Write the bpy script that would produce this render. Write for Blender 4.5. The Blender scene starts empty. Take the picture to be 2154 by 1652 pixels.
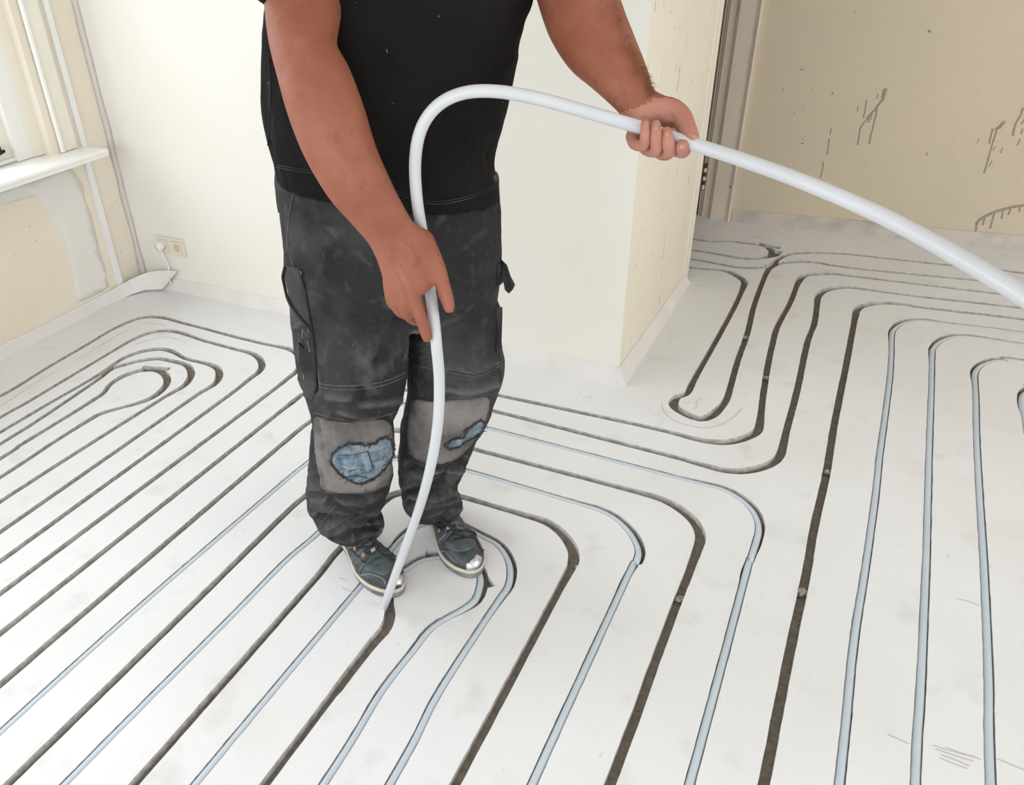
import bpy, bmesh, math, random
import numpy as np
from mathutils import Vector, Matrix, noise
from mathutils.bvhtree import BVHTree
from mathutils.geometry import delaunay_2d_cdt
random.seed(7)
SC = bpy.context.scene
COL = SC.collection
V = Vector

# ------------------------------------------------------------------ camera
YAW, PITCH, ROLL = (math.radians(a) for a in (-34.62, 30.56, 5.43))
FPX, CX, CY, CAMH = 1621.4, 791.76, 803.98, 1.4
_f = np.array([math.sin(YAW)*math.cos(PITCH), math.cos(YAW)*math.cos(PITCH), -math.sin(PITCH)])
_r = np.array([math.cos(YAW), -math.sin(YAW), 0.0])
_d = np.cross(_f, _r)
RX = _r*math.cos(ROLL) + _d*math.sin(ROLL)
RY = -_r*math.sin(ROLL) + _d*math.cos(ROLL)
cam = bpy.data.cameras.new('camera')
cam.sensor_width = 36.0
cam.sensor_fit = 'HORIZONTAL'
cam.lens = FPX/2154*36
cam.shift_x = (1077-CX)/2154
cam.shift_y = (CY-826)/2154
cam.clip_start = 0.05
cob = bpy.data.objects.new('camera', cam)
COL.objects.link(cob)
m3 = Matrix((V(RX), V(-RY), V(-_f))).transposed()
cob.matrix_world = Matrix.Translation((0, 0, CAMH)) @ m3.to_4x4()
SC.camera = cob

# ------------------------------------------------------------------ world, daylight, exposure
SC.view_settings.view_transform = 'Standard'
SC.view_settings.look = 'None'
SC.view_settings.exposure = 0.13
SC.view_settings.gamma = 1.0
SC.view_settings.use_curve_mapping = False
w = bpy.data.worlds.new('sky'); SC.world = w
w.use_nodes = True
w.node_tree.nodes['Background'].inputs[0].default_value = (0.86, 0.93, 1.0, 1)
w.node_tree.nodes['Background'].inputs[1].default_value = 1.6

def area(name, loc, aim, sx, sy, power, col):
    L = bpy.data.lights.new(name, 'AREA')
    L.shape = 'RECTANGLE'; L.size = sx; L.size_y = sy
    L.energy = power; L.color = col
    o = bpy.data.objects.new(name, L)
    COL.objects.link(o)
    o.location = loc
    o.rotation_euler = V(aim).to_track_quat('-Z', 'Y').to_euler()
    return o
# daylight entering through the windows of the room, sky light falling in from above
area('daylight_window_left', (-3.9, 0.85, 2.3), (1, 0, -0.8), 2.2, 2.0, 52, (0.90, 0.95, 1.0))
area('daylight_window_left_far', (-3.5, -1.55, 1.85), (1, 0, -0.35), 1.7, 1.7, 40, (0.89, 0.945, 1.0))
area('daylight_window_front', (-0.3, -3.2, 1.62), (0, 1, -0.12), 4.0, 1.7, 92, (0.89, 0.945, 1.0))
area('daylight_window_right', (2.95, 1.5, 1.7), (-1, 0, -0.25), 2.6, 1.8, 37, (1.0, 0.95, 0.88))

# ------------------------------------------------------------------ helpers
C0 = V((0, 0, CAMH))
FH = V((_f[0], _f[1], 0)).normalized()
def ray(x, y):
    a = (x-CX)/FPX; b = (y-CY)/FPX
    return V(RX)*a + V(RY)*b + V(_f)
def fl(x, y, z=0.0):
    d = ray(x, y)
    return C0 + d*((z-CAMH)/d.z)
def at(x, y, D):                       # point at horizontal distance D
    d = ray(x, y)
    return C0 + d*(D/(d.x*FH.x+d.y*FH.y))
def az(x, y, zc):                      # point at camera depth zc
    return C0 + ray(x, y)*zc
def onx(x, y, X):
    d = ray(x, y); return C0 + d*(X/d.x)
def ony(x, y, Y):
    d = ray(x, y); return C0 + d*(Y/d.y)

ORG = {}
def tag(o, label=None, cat=None, group=None, kind=None):
    if label: o['label'] = label
    if cat: o['category'] = cat
    if group: o['group'] = group
    if kind: o['kind'] = kind
    return o
def empty(name, loc):
    o = bpy.data.objects.new(name, None); COL.objects.link(o)
    o.location = loc; o.empty_display_size = 0.1
    ORG[o.name] = V(loc)
    return o
def mobj(name, verts, faces, mat, parent=None, smooth=False, origin=None):
    org = V(origin) if origin is not None else V((0, 0, 0))
    if parent is not None: org = ORG.get(parent.name, V((0, 0, 0)))
    me = bpy.data.meshes.new(name)
    me.from_pydata([tuple(V(v)-org) for v in verts], [], faces)
    me.validate()
    if smooth:
        me.polygons.foreach_set('use_smooth', [True]*len(me.polygons))
    me.materials.append(mat)
    o = bpy.data.objects.new(name, me)
    COL.objects.link(o)
    if parent is not None:
        o.parent = parent
        ORG[o.name] = org
    else:
        o.location = org
        ORG[o.name] = org
    me.update()
    return o
class MB:
    def __init__(s): s.v = []; s.f = []
    def add(s, v, f):
        n = len(s.v); s.v += [V(p) for p in v]; s.f += [[i+n for i in q] for q in f]; return s
    def box(s, a, b):
        x0, y0, z0 = a; x1, y1, z1 = b
        return s.add([(x0,y0,z0),(x1,y0,z0),(x1,y1,z0),(x0,y1,z0),(x0,y0,z1),(x1,y0,z1),(x1,y1,z1),(x0,y1,z1)],
                     [(3,2,1,0),(4,5,6,7),(0,1,5,4),(1,2,6,5),(2,3,7,6),(3,0,4,7)])
    def tube(s, pts, r, n=10, cap=True):
        pts = [V(p) for p in pts]
        rr = r if isinstance(r, (list, tuple)) else [r]*len(pts)
        t0 = (pts[1]-pts[0]).normalized()
        u = t0.orthogonal().normalized()
        vs = []; N = len(pts)
        for i, p in enumerate(pts):
            t = (pts[min(i+1, N-1)]-pts[max(i-1, 0)])
            t = t.normalized() if t.length > 1e-9 else t0
            u = (u - t*u.dot(t)).normalized(); w_ = t.cross(u)
            for k in range(n):
                a = 2*math.pi*k/n
                vs.append(p + (u*math.cos(a)+w_*math.sin(a))*rr[i])
        fs = []
        for i in range(N-1):
            for k in range(n):
                k2 = (k+1) % n
                fs.append((i*n+k, i*n+k2, (i+1)*n+k2, (i+1)*n+k))
        if cap:
            fs.append(tuple(range(n-1, -1, -1))); fs.append(tuple((N-1)*n+k for k in range(n)))
        return s.add(vs, fs)
    def build(s, name, mat, parent=None, smooth=False, origin=None):
        return mobj(name, s.v, s.f, mat, parent, smooth, origin)
def cr(P, sub):                         # catmull-rom through vectors/tuples
    P = [np.array(p, float) for p in P]; out = []
    for i in range(len(P)-1):
        p0 = P[i-1] if i else 2*P[0]-P[1]
        p1, p2 = P[i], P[i+1]
        p3 = P[i+2] if i+2 < len(P) else 2*P[-1]-P[-2]
        for k in range(sub):
            t = k/sub
            out.append(0.5*((2*p1)+(-p0+p2)*t+(2*p0-5*p1+4*p2-p3)*t*t+(-p0+3*p1-3*p2+p3)*t**3))
    out.append(P[-1]); return out
def resample(P, step):
    P = [np.array(p, float) for p in P]; out = [P[0]]; acc = 0.0
    for a, b in zip(P[:-1], P[1:]):
        L = np.linalg.norm(b-a)
        if L < 1e-9: continue
        s = step-acc
        while s <= L:
            out.append(a+(b-a)*s/L); s += step
        acc = L-(s-step)
    if np.linalg.norm(out[-1]-P[-1]) > step*0.3: out.append(P[-1])
    return out

# ------------------------------------------------------------------ materials
def mat(name, col, rough=0.6, col2=None, scale=20.0, detail=6.0, lo=0.4, hi=0.6, bump=0.0, bscale=None, metal=0.0, spec=0.5,
        sss=0.0, layers=(), stretch=None, coat=0.0, crumple=0.0, wear_highlight=None):
    m = bpy.data.materials.new(name); m.use_nodes = True
    nt = m.node_tree; N = nt.nodes; L = nt.links
    b = N['Principled BSDF']
    b.inputs['Base Color'].default_value = (*col, 1)
    b.inputs['Roughness'].default_value = rough
    b.inputs['Metallic'].default_value = metal
    b.inputs['Specular IOR Level'].default_value = spec
    b.inputs['Coat Weight'].default_value = coat
    if sss:
        b.inputs['Subsurface Weight'].default_value = sss
        b.inputs['Subsurface Radius'].default_value = (0.02, 0.008, 0.005)
        b.inputs['Subsurface Scale'].default_value = 0.3
    geo = N.new('ShaderNodeNewGeometry')
    src = geo.outputs['Position']
    if stretch:
        mp = N.new('ShaderNodeMapping'); mp.inputs['Scale'].default_value = stretch
        L.new(src, mp.inputs['Vector']); ssrc = mp.outputs[0]
    else: ssrc = src
    cur = None
    def noise_ramp(sc, lo_, hi_, det, vec):
        n = N.new('ShaderNodeTexNoise'); n.inputs['Scale'].default_value = sc; n.inputs['Detail'].default_value = det
        L.new(vec, n.inputs['Vector'])
        r = N.new('ShaderNodeMapRange'); r.inputs[1].default_value = lo_; r.inputs[2].default_value = hi_
        L.new(n.outputs[0], r.inputs[0]); return n, r
    if col2:
        n, r = noise_ramp(scale, lo, hi, detail, ssrc)
        mx = N.new('ShaderNodeMix'); mx.data_type = 'RGBA'
        mx.inputs[6].default_value = (*col, 1); mx.inputs[7].default_value = (*col2, 1)
        L.new(r.outputs[0], mx.inputs[0]); cur = mx.outputs[2]
    for (c, sc, lo_, hi_, amt, st) in layers:
        vec = src
        if st:
            mp = N.new('ShaderNodeMapping'); mp.inputs['Scale'].default_value = st
            L.new(src, mp.inputs['Vector']); vec = mp.outputs[0]
        n, r = noise_ramp(sc, lo_, hi_, 4.0, vec)
        r.inputs[4].default_value = amt
        mx = N.new('ShaderNodeMix'); mx.data_type = 'RGBA'
        if cur is not None: L.new(cur, mx.inputs[6])
        else: mx.inputs[6].default_value = (*col, 1)
        mx.inputs[7].default_value = (*c, 1)
        L.new(r.outputs[0], mx.inputs[0]); cur = mx.outputs[2]
    if wear_highlight:  # convex fold ridges tinted lighter: rubbed canvas plus highlights put into the colour
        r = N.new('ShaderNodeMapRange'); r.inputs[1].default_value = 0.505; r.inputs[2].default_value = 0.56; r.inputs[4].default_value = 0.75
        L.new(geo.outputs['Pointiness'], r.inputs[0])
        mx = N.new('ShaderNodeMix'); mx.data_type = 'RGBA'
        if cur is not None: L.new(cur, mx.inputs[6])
        mx.inputs[7].default_value = (*wear_highlight, 1)
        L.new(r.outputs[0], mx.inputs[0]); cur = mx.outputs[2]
    if cur is not None: L.new(cur, b.inputs['Base Color'])
    if bump:
        n = N.new('ShaderNodeTexNoise'); n.inputs['Scale'].default_value = bscale or scale*4; n.inputs['Detail'].default_value = 5
        L.new(src, n.inputs['Vector'])
        bp = N.new('ShaderNodeBump'); bp.inputs['Strength'].default_value = bump; bp.inputs['Distance'].default_value = 0.004
        L.new(n.outputs[0], bp.inputs['Height']); L.new(bp.outputs[0], b.inputs['Normal'])
    if crumple:
        n1 = N.new('ShaderNodeTexNoise'); n1.inputs['Scale'].default_value = 17; n1.inputs['Detail'].default_value = 3; n1.inputs['Distortion'].default_value = 1.2
        L.new(src, n1.inputs['Vector'])
        ab = N.new('ShaderNodeMath'); ab.operation = 'SUBTRACT'; ab.inputs[1].default_value = 0.5; L.new(n1.outputs[0], ab.inputs[0])
        a2 = N.new('ShaderNodeMath'); a2.operation = 'ABSOLUTE'; L.new(ab.outputs[0], a2.inputs[0])
        bp2 = N.new('ShaderNodeBump'); bp2.inputs['Strength'].default_value = crumple; bp2.inputs['Distance'].default_value = 0.03
        L.new(a2.outputs[0], bp2.inputs['Height'])
        if bump: L.new(bp.outputs[0], bp2.inputs['Normal'])
        L.new(bp2.outputs[0], b.inputs['Normal'])
    return m
SPOT = (0.20, 0.14, 0.09)
M = {}
M['floor'] = mat('white_screed', (0.80, 0.80, 0.81), 0.55, (0.75, 0.745, 0.745), 2.2, 8, 0.35, 0.7, 0.12, 120,
                 layers=[((0.58, 0.565, 0.55), 9.0, 0.60, 0.78, 0.55, None), ((0.45, 0.43, 0.42), 60.0, 0.70, 0.78, 0.45, (1.0, 0.35, 1.0)),
                         ((0.62, 0.57, 0.52), 2.6, 0.62, 0.8, 0.5, None)])
M['groove'] = mat('cut_concrete', (0.25, 0.215, 0.18), 0.9, (0.165, 0.138, 0.112), 60, 6, 0.35, 0.65, 0.7, 260,
                  layers=[((0.33, 0.30, 0.27), 160, 0.66, 0.72, 0.7, None)])
M['groove_wall'] = mat('lit_dusty_cut_edge', (0.70, 0.685, 0.66), 0.9, (0.42, 0.395, 0.365), 55, 6, 0.35, 0.7, 0.5, 260)  # walls paler than the bed: dust, plus light on them put into the colour
M['wall'] = mat('cream_plaster', (0.82, 0.785, 0.705), 0.8, (0.845, 0.815, 0.75), 1.6, 5, 0.3, 0.7, 0.25, 90)
M['wall_left'] = mat('cream_plaster_window_side', (0.80, 0.715, 0.58), 0.85, (0.84, 0.765, 0.66), 2.0, 6, 0.3, 0.7, 0.35, 140,
                 layers=[(SPOT, 95, 0.755, 0.775, 0.8, None)])
M['wall_return'] = mat('cream_plaster_spattered', (0.80, 0.74, 0.62), 0.8, (0.84, 0.78, 0.67), 1.6, 5, 0.3, 0.7, 0.15, 90,
                 layers=[(SPOT, 62, 0.70, 0.72, 0.85, (1, 1, 0.28)), (SPOT, 30, 0.715, 0.735, 0.6, (1, 1, 0.22))])
M['wall_far'] = mat('beige_plaster', (0.66, 0.56, 0.42), 0.85, (0.62, 0.535, 0.41), 2.0, 6, 0.3, 0.7, 0.3, 150,
                 layers=[((0.45, 0.33, 0.19), 16, 0.72, 0.80, 0.35, None), (SPOT, 75, 0.735, 0.755, 0.55, (1, 1, 0.5))])
M['wall_plain'] = mat('cream_white_plaster', (0.82, 0.79, 0.73), 0.85, (0.84, 0.81, 0.755), 1.5)
M['patch'] = mat('grey_white_plaster_repair', (0.76, 0.735, 0.695), 0.9, (0.80, 0.77, 0.72), 6, 6, 0.3, 0.7, 0.3, 120)
M['caulk'] = mat('filler', (0.74, 0.665, 0.60), 0.9, (0.78, 0.72, 0.66), 18, 5, 0.3, 0.7, 0.5, 160)
M['white_paint'] = mat('white_gloss_paint', (0.86, 0.855, 0.83), 0.3, (0.84, 0.825, 0.79), 3, 3)
M['cream_paint'] = mat('cream_gloss_paint', (0.84, 0.80, 0.70), 0.35, (0.82, 0.77, 0.66), 3, 3)
M['frame_paint'] = mat('aged_cream_paint', (0.74, 0.635, 0.525), 0.45, (0.70, 0.59, 0.48), 6, 5, 0.3, 0.7, 0.1, 60,
                 layers=[((0.42, 0.26, 0.10), 26, 0.66, 0.76, 0.55, (1, 1, 0.3))])
M['door_paint'] = mat('shaded_door_paint', (0.40, 0.325, 0.24), 0.5, (0.36, 0.29, 0.21), 6, 5)  # cream door leaf browned: the shade of its recess is in the colour
M['strip'] = mat('white_edge_foam', (0.80, 0.77, 0.745), 0.7, (0.74, 0.70, 0.675), 8, 5, 0.35, 0.7)
M['strip_dirty'] = mat('dusty_edge_foam', (0.60, 0.54, 0.48), 0.8, (0.34, 0.31, 0.30), 7, 6, 0.45, 0.72)
M['pvc'] = mat('white_pvc', (0.80, 0.81, 0.80), 0.35, (0.83, 0.83, 0.81), 5)
M['socket'] = mat('ivory_plastic', (0.80, 0.745, 0.645), 0.35, (0.79, 0.735, 0.63), 4)
M['socket_in'] = mat('ivory_recess', (0.62, 0.56, 0.42), 0.5, (0.60, 0.54, 0.40), 4)
M['pipe'] = mat('blueish_white_pipe', (0.54, 0.61, 0.675), 0.32, (0.57, 0.635, 0.70), 4, 3)
M['pipe_hand'] = mat('white_pipe', (0.545, 0.555, 0.575), 0.3, (0.575, 0.585, 0.60), 4, 3)
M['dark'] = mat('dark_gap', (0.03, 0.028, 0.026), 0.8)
M['metal'] = mat('worn_steel', (0.72, 0.72, 0.72), 0.33, (0.50, 0.50, 0.51), 70, 5, 0.4, 0.7, 0.15, 200, metal=0.9)
M['hinge_w'] = mat('painted_hinge', (0.80, 0.76, 0.68), 0.35)
M['hinge_d'] = mat('bare_hinge', (0.10, 0.085, 0.07), 0.5, metal=0.5)
M['drip'] = mat('grey_brown_mortar_splash', (0.335, 0.28, 0.22), 0.85, (0.38, 0.32, 0.255), 60)
M['scratch'] = mat('grey_scratch', (0.60, 0.58, 0.555), 0.9)
M['crumb'] = mat('mortar_crumb', (0.19, 0.165, 0.14), 0.95, (0.36, 0.325, 0.29), 120, 5, 0.4, 0.6, 0.6, 300)
M['shirt'] = mat('black_cotton', (0.0075, 0.0065, 0.0062), 0.92, (0.0115, 0.0100, 0.0092), 6, 5, 0.35, 0.7, 0.12, 700, spec=0.15, crumple=0.3,
                 layers=[((0.22, 0.22, 0.23), 62, 0.735, 0.76, 0.6, None)])
M['trouser'] = mat('dusty_black_canvas', (0.026, 0.0245, 0.026), 0.9, (0.080, 0.077, 0.077), 7, 7, 0.46, 0.78, 0.22, 600, spec=0.2, crumple=0.55, wear_highlight=(0.15, 0.147, 0.15),
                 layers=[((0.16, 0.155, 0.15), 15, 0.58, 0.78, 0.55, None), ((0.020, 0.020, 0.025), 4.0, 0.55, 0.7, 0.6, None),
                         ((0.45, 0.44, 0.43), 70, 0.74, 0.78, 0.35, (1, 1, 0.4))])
M['pocket'] = mat('dusty_pocket_canvas', (0.032, 0.031, 0.033), 0.9, (0.085, 0.082, 0.082), 9, 7, 0.46, 0.76, 0.22, 600, spec=0.2, crumple=0.4)
M['trouser_knee'] = mat('worn_grey_canvas', (0.115, 0.103, 0.097), 0.95, (0.235, 0.217, 0.206), 10, 8, 0.38, 0.64, 0.6, 420, spec=0.15,
                 layers=[((0.06, 0.055, 0.052), 22, 0.55, 0.72, 0.65, None), ((0.30, 0.285, 0.275), 60, 0.6, 0.75, 0.4, (1, 1, 0.3))])
M['trouser_dark'] = mat('dark_canvas', (0.024, 0.023, 0.026), 0.92, (0.055, 0.053, 0.055), 14, 6, 0.45, 0.7, 0.2, 600, spec=0.2)
M['seam'] = mat('seam_thread', (0.075, 0.07, 0.066), 0.95, (0.13, 0.125, 0.12), 90)
M['frayed'] = mat('frayed_dark_edge', (0.020, 0.016, 0.017), 0.95, (0.06, 0.05, 0.05), 120)
M['pad'] = mat('blue_foam_pad', (0.07, 0.125, 0.18), 0.9, (0.26, 0.31, 0.345), 55, 10, 0.36, 0.62, 0.9, 220, spec=0.2,
                 layers=[((0.27, 0.26, 0.235), 22, 0.60, 0.76, 0.7, None), ((0.03, 0.06, 0.11), 55, 0.66, 0.75, 0.6, None)])
M['skin'] = mat('tanned_skin', (0.262, 0.080, 0.042), 0.62, (0.325, 0.112, 0.067), 16, 6, 0.35, 0.7, 0.25, 220, sss=0.05,
                 layers=[((0.19, 0.052, 0.028), 45, 0.55, 0.75, 0.5, None)])
M['nail'] = mat('finger_nail', (0.46, 0.22, 0.165), 0.35)
M['hair'] = mat('brown_hair', (0.08, 0.05, 0.03), 0.6, (0.13, 0.085, 0.05), 60)
M['arm_hair'] = mat('fine_blond_hair', (0.22, 0.115, 0.05), 0.6)
M['eye'] = mat('eye_white', (0.8, 0.79, 0.77), 0.2)
M['iris'] = mat('iris', (0.06, 0.08, 0.09), 0.2)
M['leather'] = mat('scuffed_dark_leather', (0.030, 0.037, 0.042), 0.5, (0.075, 0.09, 0.10), 26, 7, 0.42, 0.68, 0.25, 160,
                 layers=[((0.20, 0.205, 0.20), 34, 0.62, 0.76, 0.6, None)])
M['leather_tongue'] = mat('greenish_leather', (0.045, 0.062, 0.066), 0.5, (0.10, 0.12, 0.118), 24, 6, 0.4, 0.68, 0.2, 160)
M['sole'] = mat('grey_rubber_sole', (0.145, 0.145, 0.14), 0.8, (0.27, 0.27, 0.26), 30, 6, 0.4, 0.65, 0.2, 150)
M['foxing'] = mat('cream_rubber_rand', (0.66, 0.60, 0.48), 0.6, (0.55, 0.50, 0.40), 34, 6, 0.4, 0.7)
M['lace'] = mat('black_lace', (0.018, 0.018, 0.022), 0.85, (0.04, 0.04, 0.045), 300)
M['stitch'] = mat('grey_stitch', (0.34, 0.335, 0.32), 0.9)
M['eyelet'] = mat('copper_eyelet', (0.60, 0.38, 0.25), 0.4, metal=0.3)
M['tan'] = mat('tan_tab', (0.50, 0.38, 0.31), 0.7)
def glass_mat():
    m = bpy.data.materials.new('window_glass'); m.use_nodes = True
    nt = m.node_tree; N = nt.nodes; N.clear()
    o = N.new('ShaderNodeOutputMaterial'); mx = N.new('ShaderNodeMixShader')
    t = N.new('ShaderNodeBsdfTransparent'); g = N.new('ShaderNodeBsdfGlossy'); g.inputs['Roughness'].default_value = 0.02
    mx.inputs[0].default_value = 0.05
    nt.links.new(t.outputs[0], mx.inputs[1]); nt.links.new(g.outputs[0], mx.inputs[2])
    nt.links.new(mx.outputs[0], o.inputs[0]); return m
M['glass'] = glass_mat()

# ------------------------------------------------------------------ groove and pipe layout (traced on the floor plane)
XL, YB, YF, XP, YP = -2.87, 2.285, 4.02, -0.586, 3.237
XR, YN, ZC = 2.6, -2.9, 2.65
LAY = {}   # name: (pixel polyline, extend start, extend end)
def lay(name, pts, es=None, ee=None): LAY[name] = (pts, es, ee)
S, E_ = (0, -1), (1, 0)
W_ = (-1, 0)
lay('g_outer', [(0,834),(37,812.7),(61,797.8),(96.6,775.6),(126,758),(176.4,729),(232,695.7),(269,678),(297,668.8),(323,666.6),(349,669.7),(386,680),(440,694),(484,706),(549,722),(605,733.5),(624,744),(631,760),(627,778),(605,796.5),(536,850),(0,1250)], S, S)
lay('g_second', [(0,878.6),(51.5,850),(247,732.9),(278.6,715),(306.4,703),(334,696.6),(362,696.6),(392,704),(425,715.5),(490,733.5),(523,741.7),(542.7,751.5),(551,766),(546,781),(523,799),(457,850),(0,1181.5)], S, S)
lay('g_third', [(0,910),(92.8,855),(185.7,801.6),(222.8,778),(260,754),(297,740),(334,734.7),(361,739),(392,754.8),(438,766),(457.7,776),(461,792),(451,808.7),(418.5,828),(387,850),(0,1120)], S, S)
lay('g_fourth', [(0,934.5),(92.8,875.8),(167,825.7),(209.8,796),(232,778),(260,768),(297,758.8),(334,755),(362,759.8),(392,768),(402,782.5),(399,797),(382.5,815),(323,850),(0,1056)], S, S)
lay('g_inner', [(0,965.6),(39,939),(148.6,872),(204,836.8),(219,825.7),(230,810.8),(250.7,796),(278.6,784),(306.4,778),(330.5,779),(347,788.6),(352,803.4),(341.7,820),(319.4,836.8),(288,849),(250.7,859),(213.5,870),(185.7,885),(100,939),(0,1005)], S, S)
lay('g_d1', [(0,1334),(600,858),(634,832),(700,792),(745,776),(790,779),(853,792),(1051,832.4),(1354,896.5),(1465,924),(1510,930.5),(1543,928.5),(1574,918.8),(1595,904.8),(1600.5,877),(1606,829.6),(1617,760),(1626,720),(1633,692.5),(1645.5,667),(1662,637),(1679,595),(1690,581),(1709.6,577),(1751,576),(1791,580.8),(1922,596.6),(2154,624.6)], S, E_)
lay('g_d2', [(164,1301),(600,929),(650,889),(735,827),(775,810),(812,811),(853,820),(1037.6,864.5),(1354,945),(1423.6,963),(1479,978.6),(1521,989),(1554.5,991.8),(1590.7,987),(1621,976),(1638,963),(1646.5,941),(1657.6,893.7),(1677,821),(1698.5,720),(1713.7,678.5),(1719,636.8),(1722,622.8),(1734.7,611.7),(1759.7,605.6),(1791,605),(1847,612.5),(1940.5,624.6),(2154,648.7)], S, E_)
lay('p_d3', [(264.6,1301),(600,1011.6),(645,975),(740,893),(785,860),(820,850),(850,852),(900,865),(1021,899),(1354,985.6),(1423.6,1003.7),(1479,1017.6),(1521,1028.8),(1554.5,1047),(1579.6,1069),(1593.5,1094),(1596,1116.5),(1590.7,1139),(1577,1183),(1571,1200),(1449.8,1652)], S, S)
lay('g_d4', [(376,1301),(600,1081),(650,1037),(735,955),(785,917),(818,906),(850,907),(900,919),(987.4,942.5),(1316,1028.8),(1358,1040),(1394,1051),(1427.5,1069),(1455,1091.5),(1470,1113.8),(1473.5,1133),(1469,1150),(1450,1203),(1424.7,1266.9),(1399.7,1333.7),(1369,1417),(1335.6,1512),(1282.7,1652)], S, S)
lay('p_d5', [(133,1652),(482,1301),(600,1181),(672,1118),(755,1025),(795,982),(834,966),(880,966),(982,990),(1093,1022),(1218.6,1059.4),(1260,1072),(1296.6,1091.5),(1324.5,1119),(1340,1147),(1342.6,1166.7),(1335.6,1186),(1321.7,1208.5),(1118,1652)], S, S)
lay('g_d6', [(281,1651),(600,1290),(678.5,1200),(704,1167),(760,1110),(785,1082),(800.5,1062),(817,1047),(834,1039),(880,1032),(959.6,1042.7),(1051.5,1069),(1107,1084.5),(1149,1098.4),(1182.4,1122),(1202,1150),(1207.5,1172),(1202,1194.5),(1190,1215),(959.6,1645.7)], S, S)
lay('p_loop', [(408,1652),(751,1242),(800,1186),(823,1156),(842,1134),(859,1120),(890,1104),(930,1100),(975,1109),(1012,1127),(1045.7,1145),(1066,1172.7),(1073.5,1200.6),(1068,1234),(1045.7,1267),(923,1457),(818,1652)], S, S)
lay('p_inner', [(826,1220),(840,1206),(859,1195),(878.5,1182),(906,1174),(950,1172),(985,1183),(1005,1200),(1010.5,1216),(1008,1236),(998,1262),(973,1281),(942.6,1298),(915,1315),(892.5,1337),(872,1365),(800.5,1457),(678.5,1652)], None, S)
lay('g_tip', [(556,1652),(773,1367),(800,1337),(815,1314),(820,1290),(818,1266),(820,1235),(828,1218)], S, None)
lay('g_r1', [(1607,1652),(1637.6,1492.5),(1665.4,1353),(1697.5,1200),(1713.3,1108),(1738.4,996.8),(1755,893.7),(1781.6,760),(1798.8,667.5),(1802,654),(1811.8,645),(1838,638.6),(1869.6,637.7),(1912.5,642),(1940.5,647),(2154,672)], S, E_)
lay('p_r2', [(1765.7,1652),(1796,1356),(1820,1200),(1841,1050),(1851,955.8),(1862.6,871),(1872,796),(1875,748),(1876.5,704.8),(1882,691.7),(1899.5,679.6),(1921.8,674.5),(1949.8,674.5),(1996,680.6),(2154,699.6)], S, E_)
lay('p_r3', [(1925.9,1652),(1937,1450.7),(1948,1200),(1952.3,1050),(1955.4,927.6),(1959,833.8),(1961.6,740),(1966,730),(1975,719.7),(1996.4,710),(2024,707),(2061.7,710.4),(2154,724)], S, E_)
lay('p_r4', [(2084.6,1652),(2080,1422.8),(2070.7,1200),(2061.5,1050),(2055,927.6),(2053,833.8),(2051,792.5),(2054,779),(2066,767),(2087.7,759.5),(2116,757),(2154,759.5)], S, E_)
lay('p_r5', [(2215,1652),(2180,1060),(2158,890),(2151,858),(2150,840),(2155,828),(2172,818),(2210,814)], S, E_)
lay('g_t1', [(1450,502.6),(1497.5,508),(1532,507.4),(1567,511.6),(1595,514.4),(1611.7,518),(1622,526),(1624,534),(1617,539.5),(1595,543),(1567,544),(1539,540),(1511,535),(1447,525)], W_, W_)
lay('g_t2', [(1444.6,544),(1511,555.5),(1553,562.5),(1588,563),(1609,561),(1625.6,555.5),(1636.8,545.7),(1648,538.8),(1664.6,534),(1700,531.8),(1754,533),(1791,535.5),(1940.5,552),(2108,568.7),(2154,574.6)], W_, E_)
lay('g_t3', [(1442,561.6),(1495,566.6),(1528.6,571),(1553.6,582.5),(1564.8,592),(1564.8,600.6),(1545,645),(1509,712),(1461.7,795.5),(1446,827),(1426.4,834),(1416.7,846),(1421,858),(1449,874),(1474,881.5),(1499,873),(1521,851),(1532,829.6),(1550.8,762),(1567.6,714.8),(1574.5,692.5),(1584,650.7),(1595,617),(1609,581),(1619,564),(1632,557),(1645.5,553),(1681.8,550.4),(1723.5,553),(1754,559),(1850,570),(2108,594.8),(2154,600)], W_, E_)
lay('g_tick', [(299,773),(330,775),(357,777)], None, None)
lay('g_tick2', [(1592,511),(1611,516.5),(1642,522)], None, None)
lay('g_tick3', [(1616,540),(1630,537),(1640,527)], None, None)
lay('g_cut', [(895,1163),(912,1166),(935,1175)], None, None)
lay('g_cut2', [(1010,1195),(1020,1215),(1031,1236)], None, None)
PATHS = {}
for k, (pts, es, ee) in LAY.items():
    P = [np.array(fl(x, y)[:2]) for x, y in pts]
    def ext(p, d):
        d = np.array(d, float)
        if d[1] < 0: L_ = max(0.2, p[1]+1.7)
        elif d[0] > 0: L_ = max(0.2, 2.2-p[0])
        else: L_ = max(0.2, p[0]+2.3)
        return [p+d*L_*t for t in (0.3, 1.0)]
    if es: P = ext(P[0], es)[::-1] + P
    if ee: P = P + ext(P[-1], ee)
    # smooth curve, then even steps
    C = cr(P, 10)
    PATHS[k] = resample(C, 0.018)
def curvature(P, i, k=3):
    a, b, c = P[max(i-k, 0)], P[i], P[min(i+k, len(P)-1)]
    u, v = b-a, c-b
    lu, lv = np.linalg.norm(u), np.linalg.norm(v)
    if lu < 1e-6 or lv < 1e-6: return 0
    return (u[0]*v[1]-u[1]*v[0])/(lu*lv)/((lu+lv)/2)
WID = {'g_tick': 0.026, 'g_tick2': 0.03, 'g_tick3': 0.03, 'g_cut': 0.02, 'g_cut2': 0.018}
quads = []; qown = []; cv = []
names = list(PATHS)
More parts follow.
